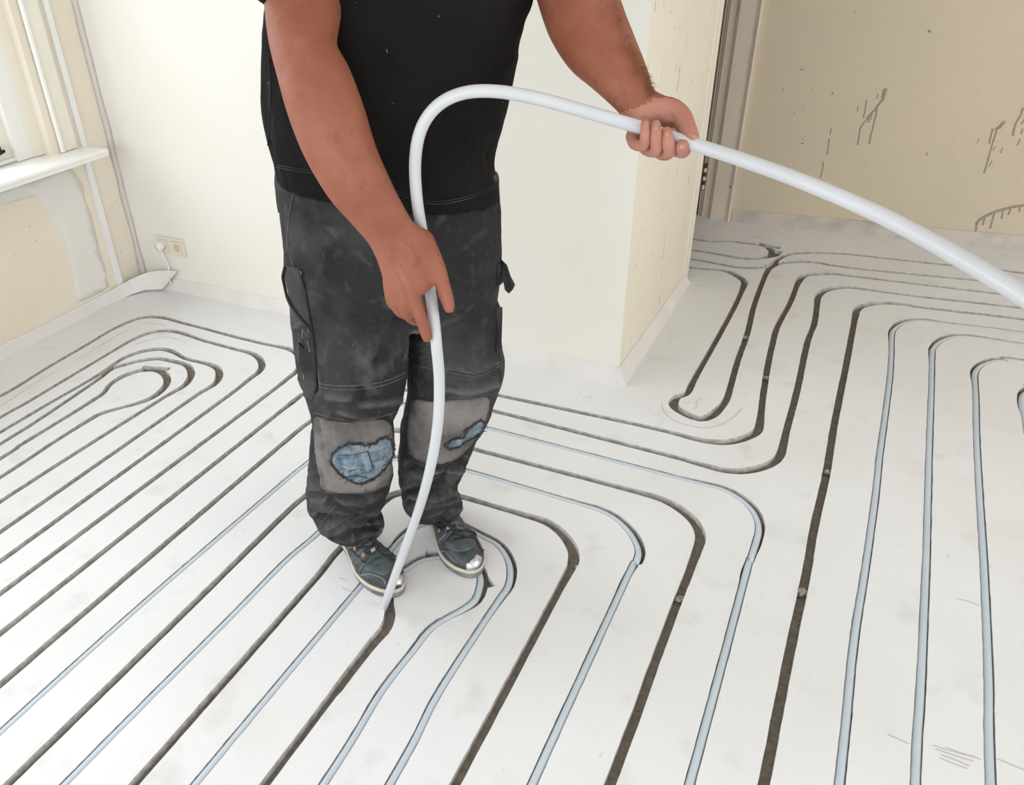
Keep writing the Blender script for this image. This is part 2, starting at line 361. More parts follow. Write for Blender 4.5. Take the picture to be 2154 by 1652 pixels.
for ni, k in enumerate(names):
    P = PATHS[k]; N_ = len(P)
    K = [curvature(P, i) for i in range(N_)]
    K = [float(np.mean(K[max(0, i-4):i+5])) for i in range(N_)]
    base = len(cv)
    for i, p in enumerate(P):
        t = P[min(i+1, N_-1)]-P[max(i-1, 0)]; t = t/np.linalg.norm(t); n = np.array([-t[1], t[0]])
        kk = max(-1, min(1, K[i]*0.12))
        wd = WID.get(k, 0.0182 if k[0] == 'p' else 0.0195)
        if k not in WID: wd += 0.011*abs(kk)
        if k == 'g_cut2': wd = 0.014+0.016*i/N_
        if k == 'g_tip' and i > N_-22: wd += 0.004
        off = 0.0
        if k[0] == 'p': off = -0.0055*kk
        j1 = noise.noise(V((p[0]*22, p[1]*22, ni)))*0.0008+noise.noise(V((p[0]*70, p[1]*70, ni+9)))*0.0006
        j2 = noise.noise(V((p[0]*22, p[1]*22, ni+40)))*0.0008+noise.noise(V((p[0]*70, p[1]*70, ni+49)))*0.0006
        cv.append(p+n*(off+wd/2+j1)); cv.append(p+n*(off-wd/2+j2))
    for i in range(N_-1):
        a = base+2*i
        q = [a+1, a+3, a+2, a]
        A = [cv[x] for x in q]
        ar = sum(A[m][0]*A[(m+1) % 4][1]-A[(m+1) % 4][0]*A[m][1] for m in range(4))
        if ar < 0: q = q[::-1]
        quads.append(q); qown.append(ni)
bound = [(-3.05, YN), (XR, YN), (XR, YF+0.25), (-3.05, YF+0.25)]
nb = len(cv)
verts2 = [V((float(p[0]), float(p[1]))) for p in cv] + [V(b) for b in bound]
qe = [(nb, nb+1), (nb+1, nb+2), (nb+2, nb+3), (nb+3, nb)]
for q in quads: qe += [(q[m], q[(m+1) % 4]) for m in range(4)]
vo, eo, fo, ov, oe, of = delaunay_2d_cdt(verts2, qe, [], 0, 1e-6, False)
cells = {}
for qi, q in enumerate(quads):
    xs_ = [cv[i][0] for i in q]; ys_ = [cv[i][1] for i in q]
    for gx in range(int(math.floor(min(xs_)/.04)), int(math.floor(max(xs_)/.04))+1):
        for gy in range(int(math.floor(min(ys_)/.04)), int(math.floor(max(ys_)/.04))+1):
            cells.setdefault((gx, gy), []).append(qi)
def in_tri(px_, py_, a, b, c):
    d1 = (b[0]-a[0])*(py_-a[1])-(b[1]-a[1])*(px_-a[0])
    d2 = (c[0]-b[0])*(py_-b[1])-(c[1]-b[1])*(px_-b[0])
    d3 = (a[0]-c[0])*(py_-c[1])-(a[1]-c[1])*(px_-c[0])
    return (d1 >= 0 and d2 >= 0 and d3 >= 0) or (d1 <= 0 and d2 <= 0 and d3 <= 0)
inset = []; own = []
for ff in fo:
    mx_ = sum(vo[i].x for i in ff)/3; my_ = sum(vo[i].y for i in ff)/3; w0 = -1
    for qi in cells.get((int(math.floor(mx_/.04)), int(math.floor(my_/.04))), ()):
        q = quads[qi]; A, B_, C_, D_ = (cv[i] for i in q)
        if in_tri(mx_, my_, A, B_, C_) or in_tri(mx_, my_, A, C_, D_): w0 = qown[qi]; break
    inset.append(w0 >= 0); own.append(w0)
def ccw(f):
    a, b, c = (vo[i] for i in f[:3])
    return f if (b-a).cross(c-a) > 0 else f[::-1]
fo = [ccw(list(f)) for f in fo]
top = [f for f, s in zip(fo, inset) if not s]
edge_in = {}
for f, s, ow in zip(fo, inset, own):
    if s:
        for i in range(3): edge_in[(f[i], f[(i+1) % 3])] = ow
DEP = 0.0175
used = sorted({i for f in top for i in f}); mp_ = {v: i for i, v in enumerate(used)}
floor = mobj('floor', [(vo[i].x, vo[i].y, 0) for i in used], [[mp_[i] for i in f] for f in top], M['floor'])
tag(floor, kind='structure')
for ni, k in enumerate(names):
    vs = []; fs = []; ix = {}
    def gv(i, z):
        if (i, z) not in ix:
            ix[(i, z)] = len(vs); vs.append((vo[i].x, vo[i].y, 0.0 if z else -DEP))
        return ix[(i, z)]
    for f, s, ow in zip(fo, inset, own):
        if s and ow == ni: fs.append([gv(i, 0) for i in f])
    nbot = len(fs)
    for (a, b), ow in edge_in.items():
        if ow == ni and (b, a) not in edge_in:
            fs.append([gv(b, 0), gv(b, 1), gv(a, 1), gv(a, 0)][::-1])
    if fs:
        go = mobj('groove', vs, fs, M['groove'], floor)
        go.data.materials.append(M['groove_wall'])
        for pi, pp in enumerate(go.data.polygons):
            if abs(pp.normal.z) < 0.5: pp.material_index = 1
# screed below the grooves so nothing is hollow
sub = MB().box((-3.05, YN, -0.12), (XR, YF+0.25, -DEP-0.002)).build('subfloor', M['groove'], floor)

# pipes
PIPE_R = 0.0086
PLAB = {
 'p_d3': 'pale heating pipe passing behind both legs, its right bend the widest of the filled ones',
 'p_d5': 'pale heating pipe bending right between the two empty grooves in front of the worker',
 'p_loop': 'pale heating pipe running under the left shoe and looping round behind the right shoe',
 'p_inner': 'short pale heating pipe curling from between the shoes under the right toe and down',
 'p_r2': 'pale heating pipe directly right of the long straight empty groove on the right',
 'p_r3': 'pale heating pipe on the right, middle one of the straight pipes with square bends',
 'p_r4': 'pale heating pipe near the right edge leaning left at the top before its bend',
 'p_r5': 'pale heating pipe only just showing its bend at the right edge of the photo',
}
for k, lab in PLAB.items():
    P = PATHS[k]
    pts = [(p[0], p[1], -PIPE_R+0.0008) for p in P]
    o = MB().tube(pts, PIPE_R, 14).build('heating_pipe', M['pipe'], None, True, origin=(P[0][0], P[0][1], -PIPE_R))
    tag(o, lab, 'pipe', 'heating pipes laid in the floor grooves')

# scratches on the screed
def floor_line(px, r):
    pts = [fl(x, y, 0.0002) for x, y in px]
    pts = [V(p) for p in cr([tuple(p) for p in pts], 5)]
    vs = []; fs = []
    for i, p in enumerate(pts):
        t = (pts[min(i+1, len(pts)-1)]-pts[max(i-1, 0)]).normalized(); n = V((-t.y, t.x, 0))
        rr = r*(0.6+0.6*abs(noise.noise(p*40)))
        vs += [p+n*rr, p-n*rr]
    for i in range(len(pts)-1): fs.append((2*i, 2*i+1, 2*i+3, 2*i+2)[::-1])
    vs += [v+V((0, 0, 0.0006)) for v in vs]
    return vs, fs+[[j+len(pts)*2 for j in f] for f in fs]
for px, r in [([(0,855),(37,831),(59,814.6),(80,803),(128,775.6)], .0011), ([(156,759),(204,731),(240,710),(269,694)], .0011),
              ([(309,679),(330,682),(346,684.5)], .0012), ([(283,725),(310,717),(345,709),(370,713),(393,722)], .0011),
              ([(1392,848),(1398,868),(1425,888),(1465,898),(1500,899),(1540,880),(1562,858)], .0013),
              ([(1458,862),(1466,855),(1464,845),(1478,838)], .0012),
              ([(2012,1260),(2036,1265),(2062,1275)], .0011), ([(1868,1546),(1892,1556),(1912,1566)], .0012),
              ([(1962,1568),(2000,1580),(2050,1592)], .0011), ([(1968,1576),(2005,1589),(2048,1602)], .0014), ([(1980,1588),(2012,1600),(2040,1612)], .0016), ([(1976,1594),(2006,1607),(2036,1618)], .0012), ([(1990,1572),(2030,1588),(2064,1598)], .0010), ([(2098,1597),(2125,1608),(2154,1620)], .0012),
              ([(720,1238),(735,1244),(748,1250)], .0015), ([(712,1216),(732,1222)], .0015)]:
    a, b = floor_line(px, r)
    mobj('scratch_mark', a, b, M['scratch'], floor)

# mortar crumbs lying in grooves
def crumb(px, s, label):
    p = fl(*px, -DEP)
    bm = bmesh.new(); bmesh.ops.create_icosphere(bm, subdivisions=2, radius=s)
    for v in bm.verts: v.co *= 1+0.75*noise.noise(v.co/s*1.6+p*9)
    vs = [(v.co.x*1.25+p.x, v.co.y*0.9+p.y, v.co.z*0.8+p.z+s*0.72) for v in bm.verts]
    fs = [[v.index for v in f.verts] for f in bm.faces]; bm.free()
    o = mobj('mortar_crumb', vs, fs, M['crumb'], None, False, origin=p)
    tag(o, label, 'rubble', 'mortar crumbs in the grooves')
crumb((1685, 1252), .0125, 'grey mortar crumb in the long straight empty groove, nearest the front right')
crumb((1739, 998), .010, 'grey mortar crumb halfway along the long straight empty groove')
crumb((1565, 716), .012, 'knobbly mortar crumb in the groove beside the wall corner at the back')
crumb((1612, 800), .010, 'pale mortar crumb in the straight groove just right of the keyhole shaped groove')
crumb((1430, 1266), .010, 'small mortar crumb in the empty groove between the two bending pipes')

# ------------------------------------------------------------------ room shell
def struct(mb, name, m, smooth=False):
    o = mb.build(name, m, None, smooth); tag(o, kind='structure'); return o
WY0, WY1, WZ0, WZ1 = -0.15, 1.985, 0.70, 2.4
W2Y0, W2Y1 = -2.3, -0.75
T = 0.26
wl = MB()
ybreaks = [YN, W2Y0, W2Y1, WY0, WY1, YF]
wl.box((XL-T, YN, -0.05), (XL, YF+0.2, WZ0-0.02)).box((XL-T, YN, WZ1), (XL, YF+0.2, ZC))
wl.box((XL-T, YN, WZ0-0.02), (XL, W2Y0, WZ1)).box((XL-T, W2Y1, WZ0-0.02), (XL, WY0, WZ1)).box((XL-T, WY1, WZ0-0.02), (XL, YF+0.2, WZ1))
wall_left = struct(wl, 'wall_left', M['wall_left'])
# block between room and corridor: front face, return face, back
wb = MB().box((XL, YB, -0.05), (XP-0.001, YP, ZC))
wall_back = struct(wb, 'wall_back', M['wall'])
wall_return = struct(MB().box((XP-0.02, YB+0.001, -0.05), (XP, YP+0.001, ZC)), 'wall_right_return', M['wall_return'])
DX0, DX1 = -1.55, -0.745
wf = MB().box((-0.648, YF, -0.05), (XR, YF+0.2, ZC)).box((XL, YF, -0.05), (DX0-0.1, YF+0.2, ZC)).box((DX0-0.1, YF, 2.1), (-0.66, YF+0.2, ZC))
wall_far = struct(wf, 'wall_far', M['wall_far'])
RY0, RY1 = 0.1, 2.9
struct(MB().box((XR, YN, -0.05), (XR+0.2, YF+0.2, 0.7)).box((XR, YN, 2.4), (XR+0.2, YF+0.2, ZC)).box((XR, YN, 0.7), (XR+0.2, RY0, 2.4)).box((XR, RY1, 0.7), (XR+0.2, YF+0.2, 2.4)), 'wall_right', M['wall_plain'])
FX0, FX1 = -2.3, 1.7
wn = MB().box((XL, YN-T, -0.05), (XR, YN, 0.75)).box((XL, YN-T, 2.4), (XR, YN, ZC)).box((XL, YN-T, 0.75), (FX0, YN, 2.4)).box((FX1, YN-T, 0.75), (XR, YN, 2.4))
struct(wn, 'wall_near', M['wall_plain'])
struct(MB().box((XL-T, YN-T, ZC), (XR+0.2, YF+0.25, ZC+0.15)), 'ceiling', M['wall_plain'])

# return wall details: casing strip at its far end
tr = struct(MB().box((XP-0.01, YP-0.060, 0.0), (XP+0.005, YP-0.004, 2.5)).box((XP-0.01, YP-0.020, 0.0), (XP+0.009, YP-0.001, 2.5)), 'trim_1', M['cream_paint'])

# ------------------------------------------------------------------ patches that follow a surface
def bvh_of(objs):
    vs = []; fs = []
    for o in objs:
        n = len(vs); mw = Matrix.Translation(ORG[o.name])
        vs += [mw @ v.co for v in o.data.vertices]; fs += [[i+n for i in p.vertices] for p in o.data.polygons]
    return BVHTree.FromPolygons(vs, fs)
def hit(bvh, x, y):
    d = ray(x, y).normalized()
    loc, nor, idx, dist = bvh.ray_cast(C0, d)
    if loc is None: return None
    if nor.dot(d) > 0: nor = -nor
    return loc, nor
def hit_s(bvh, x, y, k=3.0):                      # averaged normal, steadier offset
    h = hit(bvh, x, y)
    if h is None: return None
    n = h[1].copy()
    for dx, dy in ((k, 0), (-k, 0), (0, k), (0, -k)):
        g = hit(bvh, x+dx, y+dy)
        if g and (g[0]-h[0]).length < 0.03: n += g[1]
    return h[0], n.normalized()
def inpoly(x, y, P):
    c = False; j = len(P)-1
    for i in range(len(P)):
        if (P[i][1] > y) != (P[j][1] > y) and x < (P[j][0]-P[i][0])*(y-P[i][1])/(P[j][1]-P[i][1])+P[i][0]: c = not c
        j = i
    return c
def densify(P, step, closed=True, jit=0.0, seed=0):
    out = []; n = len(P)
    for i in range(n if closed else n-1):
        a, b = P[i], P[(i+1) % n]; L_ = math.hypot(b[0]-a[0], b[1]-a[1]); k = max(1, int(round(L_/step)))
        for t in range(k):
            x = a[0]+(b[0]-a[0])*t/k; y = a[1]+(b[1]-a[1])*t/k
            if jit: x += jit*noise.noise(V((x*.13, y*.13, seed))); y += jit*noise.noise(V((x*.13, y*.13, seed+7)))
            out.append((x, y))
    if not closed: out.append(P[-1])
    return out
def smooth_poly(P, sub=4):
    Q = cr([P[-1]]+list(P)+[P[0], P[1]], sub)
    return [tuple(q) for q in Q[sub:-2*sub]] or P
def patch(bvh, poly, off, thick, name, m, parent, step=6.0, jit=0.0, round_=True, bulge=0.0, smooth=True, wr=0.0):
    P = smooth_poly(poly) if round_ else list(poly)
    B = densify(P, step, True, jit, len(name))
    xs = [p[0] for p in B]; ys = [p[1] for p in B]
    pts = list(B); y = min(ys)+step*.5; row = 0
    while y < max(ys):
        x = min(xs)+(step*.5 if row % 2 else 0)
        while x < max(xs):
            if inpoly(x, y, B) and min((x-q[0])**2+(y-q[1])**2 for q in B) > (step*.55)**2: pts.append((x, y))
            x += step
        y += step*.87; row += 1
    nb_ = len(B)
    r = delaunay_2d_cdt([V(p) for p in pts], [(i, (i+1) % nb_) for i in range(nb_)], [], 1, 1e-4, True)
    vo_, fo_ = r[0], r[2]
    cx_ = sum(xs)/len(xs); cy_ = sum(ys)/len(ys)
    T_ = []; ok = []
    prev = None
    for v in vo_:
        h = hit_s(bvh, v.x, v.y)
        if h is None: h = hit_s(bvh, v.x+(cx_-v.x)*.06, v.y+(cy_-v.y)*.06)
        if h is None: T_.append(None); continue
        o = off
        if bulge:
            dmin = min(math.hypot(v.x-q[0], v.y-q[1]) for q in B)
            o += bulge*min(1, dmin/(0.35*min(max(xs)-min(xs), max(ys)-min(ys))+1e-6))
        if wr: o += wr*noise.noise(h[0]*38)
        T_.append((h[0]+h[1]*o, h[0]+h[1]*(o-thick)))
    vs = []; ix = {}
    for i, t in enumerate(T_):
        if t is None: continue
        ix[i] = len(vs); vs += [t[0], t[1]]
    fs = []; ed = {}
    for f in fo_:
        if any(i not in ix for i in f): continue
        c = [vo_[i] for i in f]; mx_ = sum(q.x for q in c)/len(c); my_ = sum(q.y for q in c)/len(c)
        if not inpoly(mx_, my_, B): continue
        P3 = [vs[ix[i]] for i in f]
        if max((P3[a]-P3[a-1]).length for a in range(len(f))) > 0.05+step*0.004: continue
        n = (P3[1]-P3[0]).cross(P3[2]-P3[0])
        if n.dot(C0-P3[0]) < 0: f = list(f)[::-1]
        fs.append([ix[i] for i in f]); fs.append([ix[i]+1 for i in reversed(f)])
        for a in range(len(f)): ed[(f[a], f[(a+1) % len(f)])] = 1
    for (a, b) in ed:
        if (b, a) not in ed: fs.append([ix[b], ix[a], ix[a]+1, ix[b]+1])
    return mobj(name, vs, fs, m, parent, smooth)
def line_on(bvh, px, r, off, name, m, parent, step=5.0, n=6, smooth=True, jit=0.0, mb=None, sub=5):
    Q = cr(px, sub) if len(px) > 2 else [np.array(p, float) for p in px]
    Q = densify([tuple(q) for q in Q], step, False, jit, len(name))
    pts = []
    for x, y in Q:
        h = hit_s(bvh, x, y, 2.0)
        if h is None: continue
        p = h[0]+h[1]*off
        if pts and (p-pts[-1]).length < 5e-4: continue
        if pts and (p-pts[-1]).length > 0.06: continue
        pts.append(p)
    if len(pts) < 2: return None
    t = mb or MB()
    t.tube(pts, r, n)
    if mb is None: return t.build(name, m, parent, smooth)

# ------------------------------------------------------------------ left wall: window, sill, conduit, repairs
win = MB()
win1 = MB()
win1.box((XL-0.012, 2.036, WZ0), (XL+0.014, 2.100, 2.5))                   # flat casing
window = win1.build('window_1', M['cream_paint']); tag(window, kind='structure')
def wpart(name, mb, m): return mb.build(name, m, window)
wpart('casing_bead', MB().tube([(XL+0.012, 2.028, WZ0), (XL+0.012, 2.028, 2.5)], 0.0105, 12), M['white_paint'])
wpart('window_jamb', MB().box((XL-0.05, 1.990, WZ0), (XL-0.004, 2.036, WZ1)).box((XL-0.075, 1.935, WZ0), (XL-0.045, 1.990, WZ1)), M['cream_paint'])
wpart('window_jamb', MB().box((XL-0.13, 1.862, WZ0), (XL-0.055, 1.935, WZ1)), M['white_paint'])
wpart('window_jamb', MB().box((XL-0.13, WY0, WZ0), (XL-0.01, WY0+0.07, WZ1)), M['white_paint'])
wpart('window_head', MB().box((XL-0.13, WY0+0.07, WZ1-0.09), (XL-0.01, 1.862, WZ1)), M['white_paint'])
# sash with one centre stile, panes and bottom bead
wpart('sash_stile', MB().box((XL-0.17, 1.795, WZ0+0.0), (XL-0.085, 1.862, WZ1-0.09)), M['cream_paint'])
wpart('sash_stile', MB().box((XL-0.17, WY0+0.07, WZ0), (XL-0.085, WY0+0.135, WZ1-0.09)), M['cream_paint'])
wpart('sash_mullion', MB().box((XL-0.17, 0.83, WZ0+0.07), (XL-0.085, 0.93, WZ1-0.15)), M['cream_paint'])
wpart('sash_rail', MB().box((XL-0.17, WY0+0.135, WZ0), (XL-0.085, 1.795, WZ0+0.07)), M['cream_paint'])
wpart('sash_rail', MB().box((XL-0.17, WY0+0.135, WZ1-0.15), (XL-0.085, 1.795, WZ1-0.09)), M['cream_paint'])
wpart('pane', MB().box((XL-0.132, 0.93, WZ0+0.07), (XL-0.126, 1.795, WZ1-0.15)), M['glass'])
wpart('pane', MB().box((XL-0.132, WY0+0.135, WZ0+0.07), (XL-0.126, 0.83, WZ1-0.15)), M['glass'])
wpart('draught_bead', MB().tube([(XL-0.076, WY0+0.08, WZ0+0.008), (XL-0.076, 1.872, WZ0+0.008)], 0.009, 10), M['white_paint'])
sill = MB()
prof = [(-0.085, -0.002), (0.164, -0.002), (0.170, -0.008), (0.170, -0.016), (0.1665, -0.019), (0.1665, -0.030), (0.160, -0.033), (-0.0, -0.033), (-0.085, -0.033)]
y0, y1 = WY0-0.12, 2.126
sv = [(XL+a, y0, WZ0+b) for a, b in prof]+[(XL+a, y1, WZ0+b) for a, b in prof]
n_ = len(prof)
sill.add(sv, [[i, (i+1) % n_, (i+1) % n_+n_, i+n_] for i in range(n_)]+[list(range(n_))[::-1], [i+n_ for i in range(n_)]])
wpart('window_sill', sill, M['white_paint'])
# casement fastener: dark tipped handle on the sash
p = onx(3, 322, XL-0.075)
wpart('window_catch', MB().box((XL-0.085, p.y-0.045, p.z+0.0), (XL-0.06, p.y-0.005, p.z+0.03)).tube([(XL-0.068, p.y-0.07, p.z-0.002), (XL-0.062, p.y-0.02, p.z+0.004), (XL-0.058, p.y+0.006, p.z+0.008)], [.008, .009, .006], 10), M['trouser_dark'])
for nm, a in (('window_2', MB().box((XL-0.15, W2Y0, WZ0-0.02), (XL-0.02, W2Y0+0.08, WZ1)).box((XL-0.15, W2Y1-0.08, WZ0-0.02), (XL-0.02, W2Y1, WZ1)).box((XL-0.15, W2Y0, WZ0-0.02), (XL-0.02, W2Y1, WZ0+0.06)).box((XL-0.15, W2Y0, WZ1-0.08), (XL-0.02, W2Y1, WZ1))),
              ('window_3', MB().box((FX0, YN-0.15, 0.75), (FX0+0.08, YN-0.02, 2.4)).box((FX1-0.08, YN-0.15, 0.75), (FX1, YN-0.02, 2.4)).box((FX0, YN-0.15, 0.75), (FX1, YN-0.02, 0.83)).box((FX0, YN-0.15, 2.32), (FX1, YN-0.02, 2.4)).box((0.25, YN-0.15, 0.83), (0.35, YN-0.02, 2.32)))):
    o = a.build(nm, M['white_paint']); tag(o, kind='structure')
    if nm == 'window_2': MB().box((XL-0.09, W2Y0+0.08, WZ0+0.06), (XL-0.085, W2Y1-0.08, WZ1-0.08)).build('pane', M['glass'], o)
    else:
        MB().box((FX0+0.08, YN-0.09, 0.83), (0.25, YN-0.085, 2.32)).build('pane', M['glass'], o)
        MB().box((0.35, YN-0.09, 0.83), (FX1-0.08, YN-0.085, 2.32)).build('pane', M['glass'], o)
o = MB().box((XR+0.05, RY0, 0.7), (XR+0.13, RY0+0.08, 2.4)).box((XR+0.05, RY1-0.08, 0.7), (XR+0.13, RY1, 2.4)).box((XR+0.05, RY0, 0.7), (XR+0.13, RY1, 0.78)).box((XR+0.05, RY0, 2.32), (XR+0.13, RY1, 2.4)).build('window_4', M['white_paint']); tag(o, kind='structure')
MB().box((XR+0.088, RY0+0.08, 0.78), (XR+0.094, RY1-0.08, 2.32)).build('pane', M['glass'], o)
# conduit strip on the left wall
cond = MB().box((XL-0.002, 2.118, 0.03), (XL+0.012, 2.146, WZ0-0.034)).box((XL-0.002, 2.127, WZ0-0.034), (XL+0.012, 2.152, ZC))
o = cond.build('cable_trunking', M['pvc'], None, origin=(XL, 2.13, 0.03))
tag(o, 'narrow white cable trunking strip running up the left wall beside the corner', 'trunking')
bL = bvh_of([wall_left])
patch(bL, [(-30,440),(30,424),(78,412),(92,440),(104,452),(118,478),(133,500),(142,530),(151,563),(155,600),(163,640),(205,617),(228,604),(222,570),(205,510),(186,440),(170,382),(150,352),(80,378),(-30,412)], 0.0012, 0.003, 'plaster_patch', M['patch'], wall_left, 14, 5.0, False)
mb = MB()
for x, y in [(29,536),(28,521),(76,507),(62,477),(262,495),(254,530),(265,552),(276,430),(243,422),(259,415)]:
    p = onx(x, y, XL); mb.tube([p, p+V((.0012, 0, 0))], .0022, 8)
o = mb.build('dirt_speck', M['drip'], wall_left); tag(o, kind='stuff')
# filler along the corner between left and back wall
cs = MB(); zz = [0.06+i*0.05 for i in range(52)]
cvs = []
for z in zz:
    a = 0.021+0.010*noise.noise(V((z*6, 1, 0))); b = 0.019+0.011*noise.noise(V((z*6, 5, 0)))
    cvs += [V((XL+0.0015, YB-a, z)), V((XL+0.0035, YB-0.0035, z)), V((XL+b, YB-0.0015, z)), V((XL-0.002, YB+0.002, z))]
cs.add(cvs, [[4*i+k, 4*i+(k+1) % 4, 4*i+4+(k+1) % 4, 4*i+4+k][::-1] for i in range(len(zz)-1) for k in range(4)])
cs.build('corner_filler', M['caulk'], wall_left, True)

# ------------------------------------------------------------------ edge insulation strips (skirting height)
def strip(pts, name, m, h0=0.0, h1=0.052, t=0.008, lean=0.006, zs=None):
    mb = MB(); vs = []
    pts = [V((*p, 0)) for p in pts]
    for i, p in enumerate(pts):
        d = (pts[min(i+1, len(pts)-1)]-pts[max(i-1, 0)]).normalized(); n = V((d.y, -d.x, 0))
        a, b = (h0, h1) if zs is None else zs[i]
        wob = 0.0025*noise.noise(V((p.x*5, p.y*5, 3)))
        b += wob
        vs += [p+V((0, 0, b)), p+n*t*.6+V((0, 0, b)), p+n*(t+lean+wob)+V((0, 0, a)), p+V((0, 0, a))]
    mb.add(vs, [[4*i+k, 4*i+(k+1) % 4, 4*i+4+(k+1) % 4, 4*i+4+k] for i in range(len(pts)-1) for k in range(4)]+[(0, 1, 2, 3)[::-1], [4*len(pts)-4+k for k in range(4)]])
    o = mb.build(name, m); tag(o, kind='structure'); return o
N1 = 40
lp = [(XL+0.001, YN+(2.0-YN)*i/N1) for i in range(N1+1)]
zs = [(0.0, 0.054)]*len(lp)
flap = [(XL+0.003, 2.06, 0.0, .056), (XL+0.012, 2.12, 0.0, .062), (XL+0.030, 2.17, 0.006, .072), (XL+0.065, 2.215, 0.012, .086), (XL+0.105, 2.24, 0.010, .098), (XL+0.150, 2.255, 0.014, .104), (XL+0.185, 2.262, 0.045, .108), (XL+0.215, 2.267, 0.075, .110), (XL+0.25, 2.273, 0.104, .112)]
lp += [(a, b) for a, b, c, d in flap]; zs += [(c, d) for a, b, c, d in flap]
strip(lp, 'baseboard_left', M['strip'], zs=zs, lean=0.004)
strip([(XL+0.10+(XP-0.0-XL-0.10)*i/36, YB) for i in range(37)]+[], 'baseboard_back', M['strip'], h1=0.062, lean=0.008)
strip([(XP, YB-0.012+(YP-YB-0.03)*i/24) for i in range(25)], 'baseboard_return', M['strip'], zs=[(0.0, 0.066-0.036*i/24) for i in range(25)], lean=0.022)
strip([(-0.548+(XR+0.548)*i/40, YF) for i in range(41)], 'baseboard_far', M['strip_dirty'], h1=0.056, lean=0.012)

# ------------------------------------------------------------------ sockets, plug and cable
sk = empty('wall_socket', (-2.63, YB, 0.225))
tag(sk, 'ivory double power socket plate low on the back wall near the corner', 'socket')
x0, x1, z0, z1 = -2.717, -2.545, 0.182, 0.268
def rbox(x0, x1, z0, z1, y0, y1, bev):
    bm = bmesh.new()
    bmesh.ops.create_cube(bm, size=1)
    for v in bm.verts: v.co = V(((x0+x1)/2+v.co.x*(x1-x0), (y0+y1)/2+v.co.y*(y1-y0), (z0+z1)/2+v.co.z*(z1-z0)))
    bmesh.ops.bevel(bm, geom=bm.edges[:], offset=bev, segments=2, affect='EDGES')
    vs = [v.co.copy() for v in bm.verts]; fs = [[v.index for v in f.verts] for f in bm.faces]; bm.free()
    return MB().add(vs, fs)
rbox(x0, x1, z0, z1, YB-0.009, YB+0.001, 0.003).build('cover_frame', M['socket'], sk, False)
def ring_plate(cx, cz, hw, y, rin, depth):
    n = 32; vs = []; fs = []
    def sq(a):
        c, s = math.cos(a), math.sin(a); k = hw/max(abs(c), abs(s)); return (cx+c*k, cz+s*k)
    for k in range(n):
        a = 2*math.pi*k/n+math.pi/4; q = sq(a)
        vs += [(q[0], YB-0.008, q[1]), (q[0], y, q[1]), (cx+rin*math.cos(a), y, cz+rin*math.sin(a)), (cx+rin*.96*math.cos(a), y+depth, cz+rin*.96*math.sin(a))]
    for k in range(n):
        k2 = (k+1) % n
        for j in range(3): fs.append((4*k+j, 4*k2+j, 4*k2+j+1, 4*k+j+1)[::-1])
    return MB().add(vs, fs), [(cx+rin*.96*math.cos(2*math.pi*k/n), y+depth, cz+rin*.96*math.sin(2*math.pi*k/n)) for k in range(n)]
for cxs in (-2.676, -2.590):
    mb, rim = ring_plate(cxs, 0.225, 0.0275, YB-0.0125, 0.0195, 0.0115)
    ins = mb.build('socket_insert', M['socket'], sk)
    MB().add(rim, [list(range(32))]).build('socket_recess', M['socket_in'], ins)
    for dx in (-0.0095, 0.0095):
        MB().tube([(cxs+dx, YB-0.0006, 0.225), (cxs+dx, YB-0.0022, 0.225)], 0.0028, 10).build('contact_hole', M['dark'], ins)
    MB().box((cxs-0.03, YB-0.0095, 0.1945), (cxs+0.03, YB-0.009, 0.2555)).build('shadow_joint', M['socket_in'], sk)
pl = empty('power_plug', (-2.676, YB-0.0125, 0.225))
tag(pl, 'round white plug with a thin cable in the left socket', 'plug')
n = 28; vs = []; fs = []
prof = [(0.019, -0.004), (0.021, -0.013), (0.0215, -0.03), (0.020, -0.036), (0.0, -0.037)]
for r_, dy in prof:
    for k in range(n): vs.append((-2.690+r_*math.cos(2*math.pi*k/n)+0.008, YB+dy-0.004, 0.226+r_*math.sin(2*math.pi*k/n)))
for i in range(len(prof)-1):
    for k in range(n): fs.append((i*n+k, i*n+(k+1) % n, (i+1)*n+(k+1) % n, (i+1)*n+k))
MB().add(vs, fs).build('plug_body', M['pvc'], pl, True)
MB().tube(cr([(-2.678, YB-0.024, 0.209), (-2.676, YB-0.022, 0.18), (-2.668, YB-0.018, 0.14), (-2.664, YB-0.020, 0.11), (-2.668, YB-0.026, 0.07), (-2.672, YB-0.020, 0.035)], 6), 0.0032, 8).build('cable', M['pvc'], pl, True)

# ------------------------------------------------------------------ far wall: door and frame, mortar splashes
door = MB().box((DX0+0.02, YF+0.075, 0.012), (-0.718, YF+0.115, 2.04)).build('door_1', M['door_paint']); tag(door, kind='structure')
MB().box((-0.648, YF-0.012, 0.0), (-0.566, YF+0.004, 2.16)).build('door_casing', M['frame_paint'], door)
MB().box((-0.572, YF-0.019, 0.0), (-0.550, YF+0.004, 2.16)).tube([(-0.562, YF-0.019, 0), (-0.562, YF-0.019, 2.16)], .006, 8).build('casing_bead', M['frame_paint'], door)
MB().box((-0.692, YF+0.006, 0.0), (-0.647, YF+0.19, 2.1)).build('door_jamb', M['frame_paint'], door)
MB().tube([(-0.655, YF+0.004, 0), (-0.655, YF+0.004, 2.1)], .006, 10).build('jamb_bead', M['frame_paint'], door)
MB().box((-0.702, YF+0.014, 0.0), (-0.695, YF+0.19, 2.1)).box((-0.714, YF+0.022, 0.0), (-0.705, YF+0.19, 2.1)).build('door_stop', M['frame_paint'], door)
MB().box((DX0-0.1, YF-0.012, 0.0), (DX0, YF+0.19, 2.16)).build('door_jamb', M['frame_paint'], door)
MB().box((DX0, YF-0.012, 2.05), (-0.66, YF+0.19, 2.16)).build('door_head', M['frame_paint'], door)
